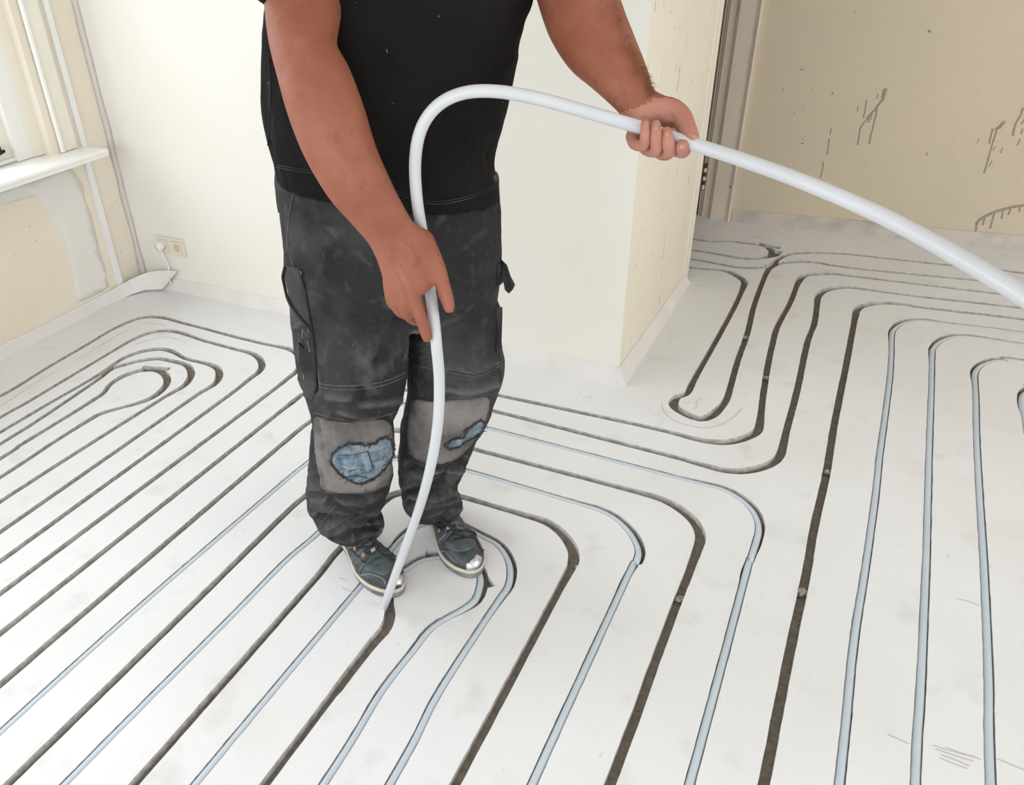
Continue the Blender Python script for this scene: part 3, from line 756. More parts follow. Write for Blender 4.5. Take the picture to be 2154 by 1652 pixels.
for zk in (0.16, 0.185, 0.21, 0.235):
    pass
hz = ony(1484, 368, YF).z
for k in range(6):
    z = hz+0.052-k*0.021
    MB().tube([(-0.704, YF+0.010, z), (-0.704, YF+0.010, z-0.0195)], .0075, 10).build('hinge_knuckle', M['hinge_d' if k % 2 == 0 else 'hinge_w'], door)
MB().box((-0.80, YF+0.02, 0.0), (-0.718, YF+0.075, 0.035)).build('threshold_gap', M['dark'], door)
bF = bvh_of([wall_far])
drips = [([(1862,188),(1861,196),(1857,206)], 3.8), ([(1860,195),(1858,208),(1848,220),(1842,230),(1832,240),(1825,250)], 2.6), ([(1845,226),(1843,240),(1838,262),(1833,282),(1828,303)], 1.9),
 ([(1825,251),(1815,262),(1810,272),(1807,288),(1804,305)], 1.7), ([(1835,238),(1832,252)], 1.4), ([(1830,244),(1827,258)], 1.3),
 ([(1823,213),(1820,230),(1817,247)], 1.6), ([(1805,224),(1804,235)], 1.3), ([(1847,197),(1844,208)], 1.3),
 ([(1750,269),(1746,284)], 1.3), ([(1745,292),(1743,305),(1740,325)], 1.5), ([(1732,340),(1730,358),(1725,374)], 1.4),
 ([(2110,259),(2104,266),(2096,273)], 3.4), ([(2098,272),(2093,287),(2086,310),(2078,338),(2070,364)], 1.8), ([(2088,273),(2084,288),(2081,302)], 1.7),
 ([(2152,228),(2148,240),(2142,252),(2136,262),(2131,285)], 2.0), ([(2154,252),(2149,262)], 1.6), ([(2152,270),(2148,282)], 1.6), ([(2095,308),(2089,317)], 1.2), ([(2109,311),(2105,322)], 1.3), ([(2060,292),(2055,301)], 1.1), ([(2087,338),(2081,351)], 1.2), ([(2146,292),(2140,306)], 1.4),
 ([(2054,471),(2062,462),(2080,452),(2100,444),(2125,437),(2154,432)], 3.4), ([(2055,470),(2054,480),(2052,488)], 2.2), ([(2072,457),(2067,474)], 1.8), ([(2092,450),(2087,466),(2083,481)], 2.0), ([(2110,444),(2107,460)], 1.9), ([(2126,440),(2121,452)], 1.8), ([(2146,436),(2144,446)], 1.6),
 ([(1752,193),(1750,200)], 1.3), ([(1670,235),(1671,239)], 1.2), ([(1691,225),(1690,229)], 1.0), ([(1648,183),(1647,192)], 1.2), ([(1950,320),(1949,327)], 1.3), ([(1953,64),(1958,68)], 2.0), ([(1684,146),(1691,146)], 1.5), ([(1685,302),(1691,301)], 1.4)]
for px, wpx in drips:
    r_ = wpx*0.0025
    line_on(bF, px, [r_]*1 and r_, -r_*0.55, 'mortar_drip', M['drip'], wall_far, 4.0, 6, True, 1.2)
p = ony(1862, 188, YF)
mb = MB()
for x, y, r_ in [(1863,189,.0075),(2111,258,.0075),(2088,273,.005),(1823,213,.004),(2153,229,.006),(2137,260,.005)]:
    p = ony(x, y, YF); mb.tube([p+V((0, .002, 0)), p-V((0, .0012, 0)), p-V((0, .002, 0))], [r_, r_, r_*.6], 10)
rr = random.Random(3)
for i in range(70):
    x = rr.uniform(1640, 2150); y = rr.gauss(320, 28)
    p = ony(x, y, YF)
    if p.z < .08: continue
    r_ = rr.uniform(.0008, .0018); mb.tube([p+V((0, .001, 0)), p-V((0, .0008, 0))], r_, 6)
o = mb.build('mortar_spatter', M['drip'], wall_far); tag(o, kind='stuff')
p1 = onx(1571-2, 392, 0) if False else None
MB().tube([ony(1536, 393, YF-0.012)+V((0, .002, 0)), ony(1536, 393, YF-0.012)-V((0, .001, 0))], .0045, 10).build('screw_hole', M['hinge_d'], door)

# ------------------------------------------------------------------ the worker
BASE = V((-0.87, 1.27, 0))
person = empty('person', BASE)
tag(person, 'worker in black t-shirt and dusty dark work trousers bending a white pipe into the floor', 'person')
def ring(c, a, b, n=28, e=2.2):
    out = []
    for k in range(n):
        t = 2*math.pi*k/n; cc, ss = math.cos(t), math.sin(t)
        out.append(c+a*(math.copysign(abs(cc)**(2/e), cc))+b*(math.copysign(abs(ss)**(2/e), ss)))
    return out
def loft(rings, sub=4, n=28, e=2.2):
    R = cr([np.concatenate([np.array(c), np.array(a), np.array(b)]) for c, a, b in rings], sub)
    vs = []
    for r in R: vs += ring(V(r[:3]), V(r[3:6]), V(r[6:9]), n, e)
    N_ = len(R); fs = []
    for i in range(N_-1):
        for k in range(n):
            k2 = (k+1) % n; fs.append((i*n+k, i*n+k2, (i+1)*n+k2, (i+1)*n+k))
    c0 = len(vs); vs.append(V(R[0][:3])); vs.append(V(R[-1][:3]))
    for k in range(n):
        k2 = (k+1) % n
        fs.append((c0, k2, k)); fs.append((c0+1, (N_-1)*n+k, (N_-1)*n+k2))
    return vs, fs
def rows_to_rings(rows, mode):
    f = at if mode == 'D' else az
    ed = [(f(r[0], r[1], r[4]), f(r[2], r[3], r[4])) for r in rows]
    cs = [(p+q)/2 for p, q in ed]; out = []
    for i, (p, q) in enumerate(ed):
        a = (q-p)/2
        t = (cs[min(i+1, len(cs)-1)]-cs[max(i-1, 0)]).normalized()
        b = t.cross(a)
        if b.length < 1e-6: b = V((FH.x, FH.y, 0))
        rat = rows[i][5]
        dr = rat if mode == 'D' else rat*a.length
        out.append((cs[i], a, b.normalized()*dr))
    # keep one sense for b
    for i in range(1, len(out)):
        if out[i][2].dot(out[i-1][2]) < 0: out[i] = (out[i][0], out[i][1], -out[i][2])
    return out
def remesh(parts, voxel, name, smooth_it=4, fac=0.5):
    vs = []; fs = []
    for v, f in parts:
        n = len(vs); vs += [tuple(p) for p in v]; fs += [[i+n for i in q] for q in f]
    me = bpy.data.meshes.new('tmp'); me.from_pydata(vs, [], fs)
    bm = bmesh.new(); bm.from_mesh(me)
    # consistent outward normals per closed piece
    bmesh.ops.recalc_face_normals(bm, faces=bm.faces[:]); bm.to_mesh(me); bm.free()
    o = bpy.data.objects.new('tmp', me); COL.objects.link(o)
    md = o.modifiers.new('r', 'REMESH'); md.mode = 'VOXEL'; md.voxel_size = voxel; md.adaptivity = 0
    if smooth_it:
        s = o.modifiers.new('s', 'SMOOTH'); s.factor = fac; s.iterations = smooth_it
    dg = bpy.context.evaluated_depsgraph_get()
    m2 = bpy.data.meshes.new_from_object(o.evaluated_get(dg))
    bpy.data.objects.remove(o); bpy.data.meshes.remove(me)
    m2.name = name
    return m2
def link_mesh(me, name, m, parent, disp=None):
    n = len(me.vertices)
    co = np.empty(n*3); me.vertices.foreach_get('co', co); co = co.reshape(-1, 3)
    if disp is not None:
        no = np.empty(n*3); me.vertices.foreach_get('normal', no); no = no.reshape(-1, 3)
        d = disp(co, no); co = co+no*d[:, None]
    org = ORG[parent.name]
    co = co-np.array(org)
    me.vertices.foreach_set('co', co.ravel())
    me.materials.clear(); me.materials.append(m)
    me.polygons.foreach_set('use_smooth', [True]*len(me.polygons))
    o = bpy.data.objects.new(name, me); COL.objects.link(o); o.parent = parent; ORG[o.name] = org
    me.update(); return o
def px_of(co):
    q = co-np.array(C0)
    x = q@RX; y = q@RY; z = q@_f
    return CX+FPX*x/z, CY+FPX*y/z

# trousers ----------------------------------------------------------
hips = [(582,340,1048,360,1.515,.138),(580,385,1048,405,1.51,.143),(590,450,1052,470,1.505,.145),(598,530,1053,550,1.50,.140),(603,590,1048,610,1.495,.122),(630,655,1030,675,1.50,.075)]
legA = [(606,590,862,640,1.480,.104),(614,680,860,710,1.46,.116),(624,760,856,785,1.445,.106),(642,832,848,832,1.435,.097),(656,888,826,878,1.43,.089),(652,950,826,945,1.43,.084),(650,1008,824,1000,1.445,.080),(645,1048,806,1040,1.475,.076),(660,1075,793,1066,1.505,.070),(674,1100,800,1090,1.52,.064),(684,1118,806,1105,1.525,.060)]
legB = [(856,610,1048,630,1.53,.106),(857,700,1051,710,1.52,.115),(856,775,1058,772,1.50,.104),(858,828,1043,828,1.49,.095),(851,870,1031,862,1.48,.088),(843,920,1004,912,1.485,.082),(841,975,979,962,1.50,.076),(839,1015,961,1002,1.535,.073),(843,1040,958,1026,1.565,.070),(852,1062,966,1046,1.585,.062),(862,1076,972,1060,1.59,.058)]
tm = remesh([loft(rows_to_rings(hips, 'D'), 4), loft(rows_to_rings(legA, 'D'), 4), loft(rows_to_rings(legB, 'D'), 4)], 0.0042, 'trousers', 8)
FOLDS = [  # (polyline px, depth m, width px): pressed-in creases and raised folds
 ([(690,1062),(740,1085),(790,1092)], -.007, 9), ([(668,1090),(720,1098),(775,1092),(800,1083)], -.010, 7), ([(700,1118),(745,1108),(790,1100)], -.010, 7), ([(690,1105),(740,1095),(796,1080)], .006, 8),
 ([(690,1135),(750,1122),(800,1112)], -.008, 7), ([(672,1112),(690,1128),(740,1128)], .005, 8), ([(655,1040),(700,1052),(760,1046),(815,1032)], -.006, 8),
 ([(845,1040),(900,1034),(955,1012)], -.009, 8), ([(850,1052),(905,1046),(958,1030)], .006, 8), ([(860,985),(920,1000),(975,975)], -.008, 9), ([(855,1062),(910,1058),(960,1048)], -.008, 7), ([(868,1085),(920,1080),(965,1062)], -.006, 7),
 ([(842,1050),(870,1058),(892,1056)], -.010, 8), ([(915,990),(950,995),(978,985)], .006, 8), ([(902,1020),(935,1010),(958,1003)], -.007, 6),
 ([(690,700),(700,600),(720,520)], -.004, 26), ([(760,830),(740,850),(700,860)], -.005, 14), ([(700,830),(760,848),(835,840)], .005, 14), ([(800,760),(840,690),(856,650)], -.006, 18),
 ([(880,700),(868,640),(862,590)], -.006, 16), ([(950,790),(1000,800),(1045,780)], -.005, 10), ([(930,815),(990,822),(1040,808)], .004, 10), ([(640,470),(700,560),(760,600)], -.003, 30), ([(1000,480),(960,560),(930,640)], -.003, 30),
 ([(664,905),(668,960),(680,1030)], -.004, 7), ([(700,880),(760,895),(815,885)], -.004, 8), ([(858,765),(860,820),(855,860)], -.004, 7),
 ([(622,700),(640,740),(650,800)], -.006, 8), ([(635,690),(655,760),(662,820)], -.005, 6)]
def dist_poly(x, y, P):
    P = [tuple(q) for q in cr(P, 4)]
    best = np.full(x.shape, 1e9)
    for (ax, ay), (bx, by) in zip(P[:-1], P[1:]):
        dx, dy = bx-ax, by-ay; L2 = dx*dx+dy*dy+1e-9
        t = np.clip(((x-ax)*dx+(y-ay)*dy)/L2, 0, 1)
        best = np.minimum(best, np.hypot(x-ax-t*dx, y-ay-t*dy))
    return best
def trouser_disp(co, no):
    x, y = px_of(co)
    face = np.clip(-((co-np.array(C0))*no).sum(1)/np.linalg.norm(co-np.array(C0), axis=1)*2.5, 0, 1)
    d = np.zeros(len(co))
    for P, dep, wd in FOLDS:
        d += 2.8*dep*np.exp(-(dist_poly(x, y, P)/wd)**2)*face
    for i, c in enumerate(co):
        v = V(c); z = c[2]
        amp = 0.0042+0.0040*max(0, min(1, (0.42-z)/0.3))
        q = V((c[0]*9, c[1]*9, c[2]*(14 if z < .45 else 6)))
        nn = noise.noise(q+V((3.1, 0, 0)))
        n2 = 1-2*abs(noise.noise(q*1.7+V((0, 9, 0))))
        d[i] += amp*(nn*1.1+0.5*n2)+0.0010*noise.noise(v*60)
    return d
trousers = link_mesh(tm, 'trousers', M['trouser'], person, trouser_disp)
trousers['label'] = 'dusty charcoal work trousers with torn knees'
bT = bvh_of([trousers])
# knee panels, torn edges, pads
patch(bT, [(661,880),(690,884),(728,888),(770,886),(805,882),(821,898),(824,930),(826,967),(819,1010),(800,1026),(770,1034),(735,1036),(700,1033),(676,1024),(672,1000),(664,950)], .0034, .005, 'knee_panel', M['trouser_knee'], trousers, 7, 2)
patch(bT, [(868,842),(905,845),(960,842),(1000,838),(1026,838),(1021,880),(1002,912),(984,942),(962,962),(930,974),(895,972),(868,958),(857,930),(859,890)], .0034, .005, 'knee_panel', M['trouser_knee'], trousers, 7, 2)
padA = [(696,967),(704,951),(728,933),(756,931),(782,933),(795,922),(808,917),(818,929),(824,950),(814,972),(797,993),(775,1010),(752,1013),(728,1002),(710,988)]
padB = [(937,934),(954,920),(970,917),(984,899),(1008,884),(1017,891),(1007,908),(985,923),(965,936),(946,942)]
patch(bT, padA, .0052, .005, 'knee_pad', M['pad'], trousers, 6, 2.5, True, .006, True, .0025)
patch(bT, padB, .005, .005, 'knee_pad', M['pad'], trousers, 5, 2.0, True, .003, True, .002)
def frayed(poly, w_, seed):
    rnd = random.Random(seed)
    mb = MB(); P = smooth_poly(poly); P = P+[P[0]]
    line_on(bT, P, w_, .0060, '', None, None, 4, 6, True, 5.0, mb, 1)
    for i in range(70):                                    # loose threads
        x, y = P[rnd.randrange(len(P))]
        cx_ = sum(p[0] for p in poly)/len(poly); cy_ = sum(p[1] for p in poly)/len(poly)
        k = rnd.uniform(-.14, .10); L_ = rnd.uniform(3, 9)
        dx, dy = cx_-x, cy_-y; dl = math.hypot(dx, dy)+1e-6
        x2 = x+dx/dl*L_*(1 if k < 0 else -1)+rnd.uniform(-3, 3); y2 = y+dy/dl*L_*(1 if k < 0 else -1)+rnd.uniform(-3, 3)
        line_on(bT, [(x, y), (x2, y2)], .0006, .0068, '', None, None, 3, 4, True, 0, mb)
    return mb.build('frayed_edge', M['frayed'], trousers, True)
frayed(padA, .0028, 1); frayed(padB, .0024, 2)
line_on(bT, [(722,1000),(745,994),(770,998)], .0010, .0105, 'pad_crack', M['frayed'], trousers, 3)
line_on(bT, [(735,985),(752,981)], .0010, .0105, 'pad_crack', M['frayed'], trousers, 3)
line_on(bT, [(770,944),(777,963),(782,979)], .0012, .0108, 'pad_crack', M['frayed'], trousers, 3)
line_on(bT, [(712,952),(740,951),(770,945)], .0006, .0108, 'pad_crack', M['frayed'], trousers, 3)
def seams(lines, r, name, m, off=.0006):
    for px in lines: line_on(bT, px, r, off, name, m, trousers, 5)
seams([[(670,806),(700,811),(745,811),(800,804),(835,792),(854,781)], [(671,813),(700,819),(745,819),(800,812),(835,800),(853,789)], [(660,868),(706,881),(759,886),(800,877),(832,866)],
       [(943,776),(995,784),(1030,775),(1052,760)], [(943,783),(995,791),(1030,782),(1053,768)], [(868,768),(900,774),(930,777)], [(912,841),(960,842),(1000,838),(1030,828)],
       [(661,882),(668,930),(680,1000),(679,1030)], [(700,1032),(750,1038),(800,1030)], [(862,870),(857,930),(862,958)],
       [(625,385),(612,430),(605,490),(606,520),(618,560)], [(706,1063),(692,1082),(682,1096),(686,1112)], [(868,990),(856,1020),(850,1046)], [(864,988),(851,1018),(845,1044)]], .0011, 'seam', M['seam'])
# left cargo pocket with its gaping mouth
patch(bT, [(601,566),(606,560),(622,562),(634,567),(640,600),(646,640),(652,680),(655,692),(640,676),(622,648),(610,620),(603,595)], .0022, .003, 'pocket_lining', M['dark'], trousers, 7, 0)  # shade inside the open pocket, drawn as a black patch
patch(bT, [(612,560),(634,566),(640,590),(650,650),(659,700),(664,745),(668,800),(666,825),(658,842),(640,834),(630,820),(630,790),(632,750),(630,720),(640,735),(648,720),(655,692),(645,655),(634,610),(618,578)], .0048, .0055, 'cargo_pocket', M['pocket'], trousers, 7, 0, False)
line_on(bT, [(603,562),(599,585),(604,612),(614,640),(630,664),(645,682),(655,693)], .0032, .004, 'pocket_rim', M['trouser_dark'], trousers, 5, 8)
line_on(bT, [(634,567),(641,600),(650,650),(659,700),(665,745),(669,800),(666,828)], .0018, .0052, 'pocket_piping', M['trouser_dark'], trousers, 5, 8)
for px in [[(636,568),(638,576)], [(641,785),(642,797)], [(651,715),(655,740)], [(639,690),(641,712)]]:
    line_on(bT, px, .0007, .006, 'loose_thread', M['stitch'], trousers, 3, 5)
# right pocket flap standing off the thigh
def slab(px, zc, thick, name, m, parent):
    P = [az(x, y, zc+dz) for x, y, dz in px]; n = len(P)
    nrm = (P[1]-P[0]).cross(P[2]-P[0]).normalized()
    if nrm.dot(C0-P[0]) < 0: nrm = -nrm
    vs = P+[p-nrm*thick for p in P]
    return mobj(name, vs, [list(range(n)), [i+n for i in reversed(range(n))]]+[[i, (i+1) % n, (i+1) % n+n, i+n][::-1] for i in range(n)], m, parent)
zr = (hit(bT, 1044, 590)[0]-C0).dot(V(_f)) if hit(bT, 1044, 590) else 1.62
slab([(1044,553,.01),(1050,541,.01),(1056,548,0),(1064,556,-.006),(1072,580,-.012),(1081,597,-.012),(1076,608,-.012),(1068,616,-.010),(1062,610,-.006),(1058,590,0),(1048,600,.008),(1043,580,.01)], zr, .004, 'pocket_flap', M['pocket'], trousers)
patch(bT, [(1045,556),(1051,556),(1051,600),(1052,660),(1050,730),(1042,738),(1044,680),(1042,640)], .005, .006, 'cargo_pocket', M['trouser_dark'], trousers, 7, 0, False)
# tool tail at left hip
slab([(579,376,.0),(585,378,0),(586,400,0),(589,440,0),(585,447,0),(582,430,0),(579,405,0)], 1.56, .006, 'belt_loop_tab', M['trouser_dark'], trousers)

# shirt ---------------------------------------------------------------
torso = [(580,376,1050,412,1.505,.158),(577,340,1044,375,1.505,.160),(566,300,1038,325,1.505,.160),(552,235,1054,262,1.505,.158),(549,165,1072,178,1.51,.152),(551,100,1086,105,1.515,.144),(556,40,1102,40,1.515,.136),(560,-20,1120,-25,1.51,.130)]
R = rows_to_rings(torso, 'D')
LAT = V((0.52, 0.854, 0)); FACE = V((0.854, -0.52, 0))
ctr = V((-0.775, 1.285, 0))
for z, hw, hd, sh in [(1.38, .245, .135, .0), (1.43, .21, .115, .01), (1.475, .12, .085, .02), (1.495, .075, .07, .03)]:
    R.append((V((ctr.x, ctr.y, z))+FACE*sh, LAT*hw, V((-FACE.x, -FACE.y, 0.25)).normalized()*hd*(1 if R[-1][2].dot(-FACE) > 0 else -1)))
if R[0][1].dot(LAT) < 0: print('flip')
shA = ctr+V((0, 0, 1.405))-LAT*0.205
shB = ctr+V((0, 0, 1.405))+LAT*0.205
def limb_tube(pts, rad):
    P = cr([np.append(np.array(p, float), r) for p, r in zip(pts, rad)], 6)
    return (lambda m: (m.v, m.f))(MB().tube([q[:3] for q in P], [float(q[3]) for q in P], 24))
armA_top = az(652, -42, 1.275); armA_hem = az(648, -10, 1.268)
armB_top = az(1203, -130, 1.375); armB_hem = az(1197, -88, 1.345)
inA = ctr+V((0, 0, 1.385))-LAT*0.10; inB = ctr+V((0, 0, 1.385))+LAT*0.10
def sleeve(inn, sh, top, hem, r0, r1):
    d = (hem-top).normalized()
    return limb_tube([inn, sh, (sh+top)/2+(sh-inn).normalized()*.012, top, hem], [r0*.9, r0, (r0+r1)/2, r1, r1])
sleeveA = sleeve(inA, shA-V((0, 0, .02)), armA_top, armA_hem, .075, .0665)
sleeveB = sleeve(inB, shB-V((0, 0, .02)), armB_top, armB_hem, .080, .0820)
sm = remesh([loft(R, 4), sleeveA, sleeveB], 0.006, 'tshirt', 5)
SF = [([(1080,120),(1020,190),(960,250)], .005, 14), ([(1090,60),(1010,130),(930,190)], .004, 16), ([(1050,270),(980,300),(900,330)], .004, 14), ([(1040,330),(960,310),(880,335)], -.005, 12), ([(1060,205),(1000,235),(930,290)], -.005, 12),
      ([(790,120),(850,160),(920,180)], -.004, 18), ([(760,60),(800,90)], .004, 18), ([(560,300),(600,320),(640,330)], -.006, 8), ([(565,335),(610,350),(650,352)], -.005, 8), ([(1040,300),(1030,340),(1042,370)], -.006, 8), ([(560,180),(566,240),(568,300)], -.004, 6), ([(830,280),(880,260),(930,235)], -.004, 12)]
def shirt_disp(co, no):
    x, y = px_of(co); d = np.zeros(len(co))
    face = np.clip(-((co-np.array(C0))*no).sum(1)/np.linalg.norm(co-np.array(C0), axis=1)*2.5, 0, 1)
    for P, dep, wd in SF: d += dep*np.exp(-(dist_poly(x, y, P)/wd)**2)*face
    for i, c in enumerate(co):
        q = V((c[0]*7, c[1]*7, c[2]*7)); d[i] += 0.004*noise.noise(q)+0.002*(1-2*abs(noise.noise(q*2.1)))
    return d
shirt = link_mesh(sm, 'tshirt', M['shirt'], person, shirt_disp)
bS = bvh_of([shirt])
line_on(bS, [(582,352),(640,362),(700,366),(760,380),(830,405),(900,428),(960,424),(1010,408),(1046,388)], .0013, .0006, 'hem_stitch', M['trouser_dark'], shirt, 6)
line_on(bS, [(583,347),(640,357),(700,361),(760,375),(830,400),(900,423),(960,419),(1010,403),(1046,383)], .0010, .0006, 'hem_stitch', M['trouser_dark'], shirt, 6)
line_on(bS, [(566,120),(569,200),(565,290),(563,310)], .0012, .0006, 'side_seam', M['trouser_dark'], shirt, 6)

# body: head, arms, hands, torso core and legs as one skin -------------------
parts = []
def capsule(pts):                                   # (px, py, zc, r)
    P = cr([tuple(az(a, b, c))+(r,) for a, b, c, r in pts], 5)
    P = [p for p in P]
    e0 = P[0].copy(); e1 = P[-1].copy()
    def dome(p, d, s):
        return [np.append(p[:3]+d*p[3]*k, p[3]*math.sqrt(max(.0, 1-k*k))) for k in (.95, .8, .5)][::1 if s else -1]
    d0 = (P[0][:3]-P[1][:3]); d0 /= np.linalg.norm(d0); d1 = (P[-1][:3]-P[-2][:3]); d1 /= np.linalg.norm(d1)
    Q = dome(e0, d0, True)+P+dome(e1, d1, False)
    return MB().tube([q[:3] for q in Q], [max(1e-4, float(q[3])) for q in Q], 16)
def addp(mb): parts.append((mb.v, mb.f))
armA = [(552,-60,735,-45,1.30,.95),(556,20,718,30,1.262,.93),(565,90,710,100,1.235,.93),(582,160,737,150,1.222,.90),(606,245,766,225,1.218,.88),(640,330,792,310,1.222,.86),(690,415,826,388,1.234,.80),(738,470,852,438,1.25,.74),(774,512,872,470,1.265,.66),(790,542,904,488,1.265,.46),(799,567,921,524,1.264,.36),(807,596,924,562,1.264,.32),(814,620,915,592,1.267,.30),(822,636,898,618,1.272,.26)]
aA = rows_to_rings(armA, 'Z')
a0 = aA[0]
parts.append(loft(aA, 4, 28, 2.1)); parts.append(limb_tube([inA, shA-V((0, 0, .03)), a0[0], aA[1][0]], [.05, .062, .064, .058]))
armB = [(1118,-60,1286,-75,1.335,.95),(1140,15,1298,0,1.30,.95),(1160,65,1313,48,1.27,.93),(1192,115,1334,98,1.245,.90),(1232,155,1352,136,1.215,.86),(1268,195,1366,166,1.195,.80),(1300,232,1376,194,1.18,.70),(1309,253,1408,208,1.178,.50),(1317,273,1428,228,1.180,.42),(1328,290,1434,258,1.184,.36),(1340,302,1426,290,1.188,.30)]
aB = rows_to_rings(armB, 'Z')
b0 = aB[0]
parts.append(loft(aB, 4, 28, 2.1)); parts.append(limb_tube([inB, shB-V((0, 0, .03)), b0[0], aB[1][0]], [.05, .066, .068, .060]))
# hand A (back of the hand to the viewer, pipe behind it, index along the pipe)
for ch in [[(892,505,1.268,.017),(918,560,1.266,.0145),(931,600,1.268,.0125),(941,632,1.271,.0112),(945,648,1.272,.0095)],
           [(862,600,1.268,.0130),(872,630,1.268,.0120),(882,660,1.271,.0108),(892,690,1.274,.0098),(898,711,1.277,.0086)],
           [(846,605,1.27,.0125),(852,638,1.272,.0115),(864,668,1.297,.0105),(886,674,1.322,.0098),(906,660,1.326,.0085)],
           [(832,600,1.27,.0120),(835,630,1.275,.0112),(842,656,1.300,.0102),(868,660,1.326,.0094),(896,645,1.329,.0083)],
           [(818,590,1.27,.0110),(820,615,1.277,.0100),(826,640,1.300,.0090),(852,644,1.325,.0084),(880,630,1.328,.0074)]]:
    addp(capsule(ch))
# hand B (palm to the viewer, fingers closed over the pipe)
for ch in [[(1385,224,1.170,.0170),(1414,232,1.162,.0172),(1433,248,1.150,.0160),(1443,266,1.138,.0138),(1453,283,1.126,.0112),(1459,293,1.121,.0090)]]:
    addp(capsule(ch))
FINGB = []
for ch in [
           [(1330,286,1.182,.0100),(1336,303,1.160,.0088),(1355,305,1.137,.0082),(1357,282,1.122,.0074),(1358,259,1.125,.0064)],
           [(1346,292,1.185,.0112),(1362,314,1.165,.0100),(1380,315,1.136,.0092),(1380,287,1.119,.0084),(1379,263,1.121,.0074)],
           [(1368,292,1.187,.0116),(1388,320,1.166,.0104),(1407,321,1.136,.0095),(1405,298,1.118,.0088),(1402,278,1.119,.0078)],
           [(1396,288,1.187,.0116),(1420,312,1.175,.0110),(1436,318,1.155,.0106),(1437,315,1.132,.0102),(1434,308,1.121,.0096)]]:
    mbf = capsule(ch); FINGB.append((mbf.v, mbf.f))
addp(capsule([(1392,236,1.168,.017),(1410,250,1.163,.014)]))
addp(capsule([(1328,252,1.172,.014),(1338,268,1.172,.013)]))
# torso core, neck, head
core = []
for c, a, b in R[:-2]: core.append((c, a*.86, b*.86))
core = [(V((ctr.x-.01, ctr.y+.005, .86)), LAT*.17, FACE*-.13*(1 if R[0][2].dot(-FACE) > 0 else -1))]+core
nb_ = 1 if R[0][2].dot(-FACE) > 0 else -1
core += [(V((ctr.x, ctr.y, 1.455))+FACE*.015, LAT*.085, FACE*-.07*nb_), (V((ctr.x, ctr.y, 1.52))+FACE*.045, LAT*.062, FACE*-.062*nb_), (V((ctr.x, ctr.y, 1.57))+FACE*.065, LAT*.062, FACE*-.066*nb_)]
parts.append(loft(core, 3, 28))
HC = V((ctr.x, ctr.y, 1.655))+FACE*.10
tilt = Matrix.Rotation(math.radians(22), 3, LAT)
HX, HY, HZ = LAT, tilt @ FACE, tilt @ V((0, 0, 1))
if HY.z > 0: tilt = Matrix.Rotation(math.radians(-22), 3, LAT); HY, HZ = tilt @ FACE, tilt @ V((0, 0, 1))
def hp(x, y, z): return HC+HX*x+HY*y+HZ*z
head = [(hp(0, .045, -.118), HX*.022, HY*.018), (hp(0, .035, -.108), HX*.045, HY*.045), (hp(0, .025, -.08), HX*.060, HY*.068), (hp(0, .012, -.035), HX*.070, HY*.086), (hp(0, .004, .01), HX*.076, HY*.095), (hp(0, -.004, .055), HX*.076, HY*.096), (hp(0, -.008, .09), HX*.064, HY*.080), (hp(0, -.010, .112), HX*.036, HY*.046), (hp(0, -.010, .118), HX*.008, HY*.01)]
parts.append(loft(head, 4, 28))
def blob(c, r, s=(1, 1, 1)):
    bm = bmesh.new(); bmesh.ops.create_icosphere(bm, subdivisions=3, radius=r)
    vs = [c+HX*v.co.x*s[0]+HY*v.co.y*s[1]+HZ*v.co.z*s[2] for v in bm.verts]; fs = [[v.index for v in f.verts] for f in bm.faces]; bm.free()
    parts.append((vs, fs))
addp(MB().tube([hp(0, .090, .022), hp(0, .106, -.005), hp(0, .116, -.025), hp(0, .098, -.032)], [.008, .010, .013, .010], 12))   # nose
blob(hp(0, .088, -.060), .016, (1.5, .7, .35)); blob(hp(0, .086, -.068), .015, (1.35, .7, .4))                                   # lips
for sx in (-1, 1):
    blob(hp(sx*.030, .088, .020), .014, (1.5, .6, .5)); blob(hp(sx*.077, -.004, -.008), .022, (.35, .8, 1.35))                    # brows, ears
# legs inside the trousers
for rows in (legA, legB):
    rr_ = rows_to_rings(rows, 'D'); parts.append(loft([(c, a*.5, b*.5) for c, a, b in rr_], 3, 20))
bmsh = remesh(parts, 0.0036, 'skin', 3, .5)
def skin_disp(co, no):
    d = np.zeros(len(co))
    x, y = px_of(co)
    face = np.clip(-((co-np.array(C0))*no).sum(1)/np.linalg.norm(co-np.array(C0), axis=1)*2.5, 0, 1)
    for P, dep, wd in [([(1300,222),(1340,210),(1372,196)], -.0012, 2.5), ([(1308,237),(1345,226),(1380,206)], -.0022, 2.5), ([(1302,214),(1335,204),(1366,188)], -.0009, 2.5), ([(1352,250),(1385,262),(1420,266)], -.0015, 4),
                       ([(1412,244),(1418,256),(1412,264)], -.002, 3.5), ([(1352,276),(1362,276)], -.0012, 2.0), ([(1372,282),(1390,282)], -.0012, 2.0), ([(1397,297),(1416,297)], -.0012, 2.0), ([(1432,236),(1444,240)], -.001, 2.5),
                       ([(820,500),(860,520),(880,560)], .0012, 6), ([(840,560),(862,600),(872,625)], .0018, 5), ([(822,560),(842,600),(850,625)], .0015, 5), ([(700,300),(740,380),(790,460)], .0018, 16), ([(640,200),(680,300),(730,400)], -.0012, 14),
                       ([(1230,100),(1280,150),(1330,190)], .0015, 8), ([(1200,60),(1260,110)], -.0012, 12)]:
        d += dep*np.exp(-(dist_poly(x, y, P)/wd)**2)*face
    return d
bmj = bmesh.new(); bmj.from_mesh(bmsh)
for v_, f_ in FINGB:
    nv = [bmj.verts.new(p_) for p_ in v_]
    for q_ in f_:
        try: bmj.faces.new([nv[i_] for i_ in q_])
        except ValueError: pass
bmesh.ops.recalc_face_normals(bmj, faces=bmj.faces[:])
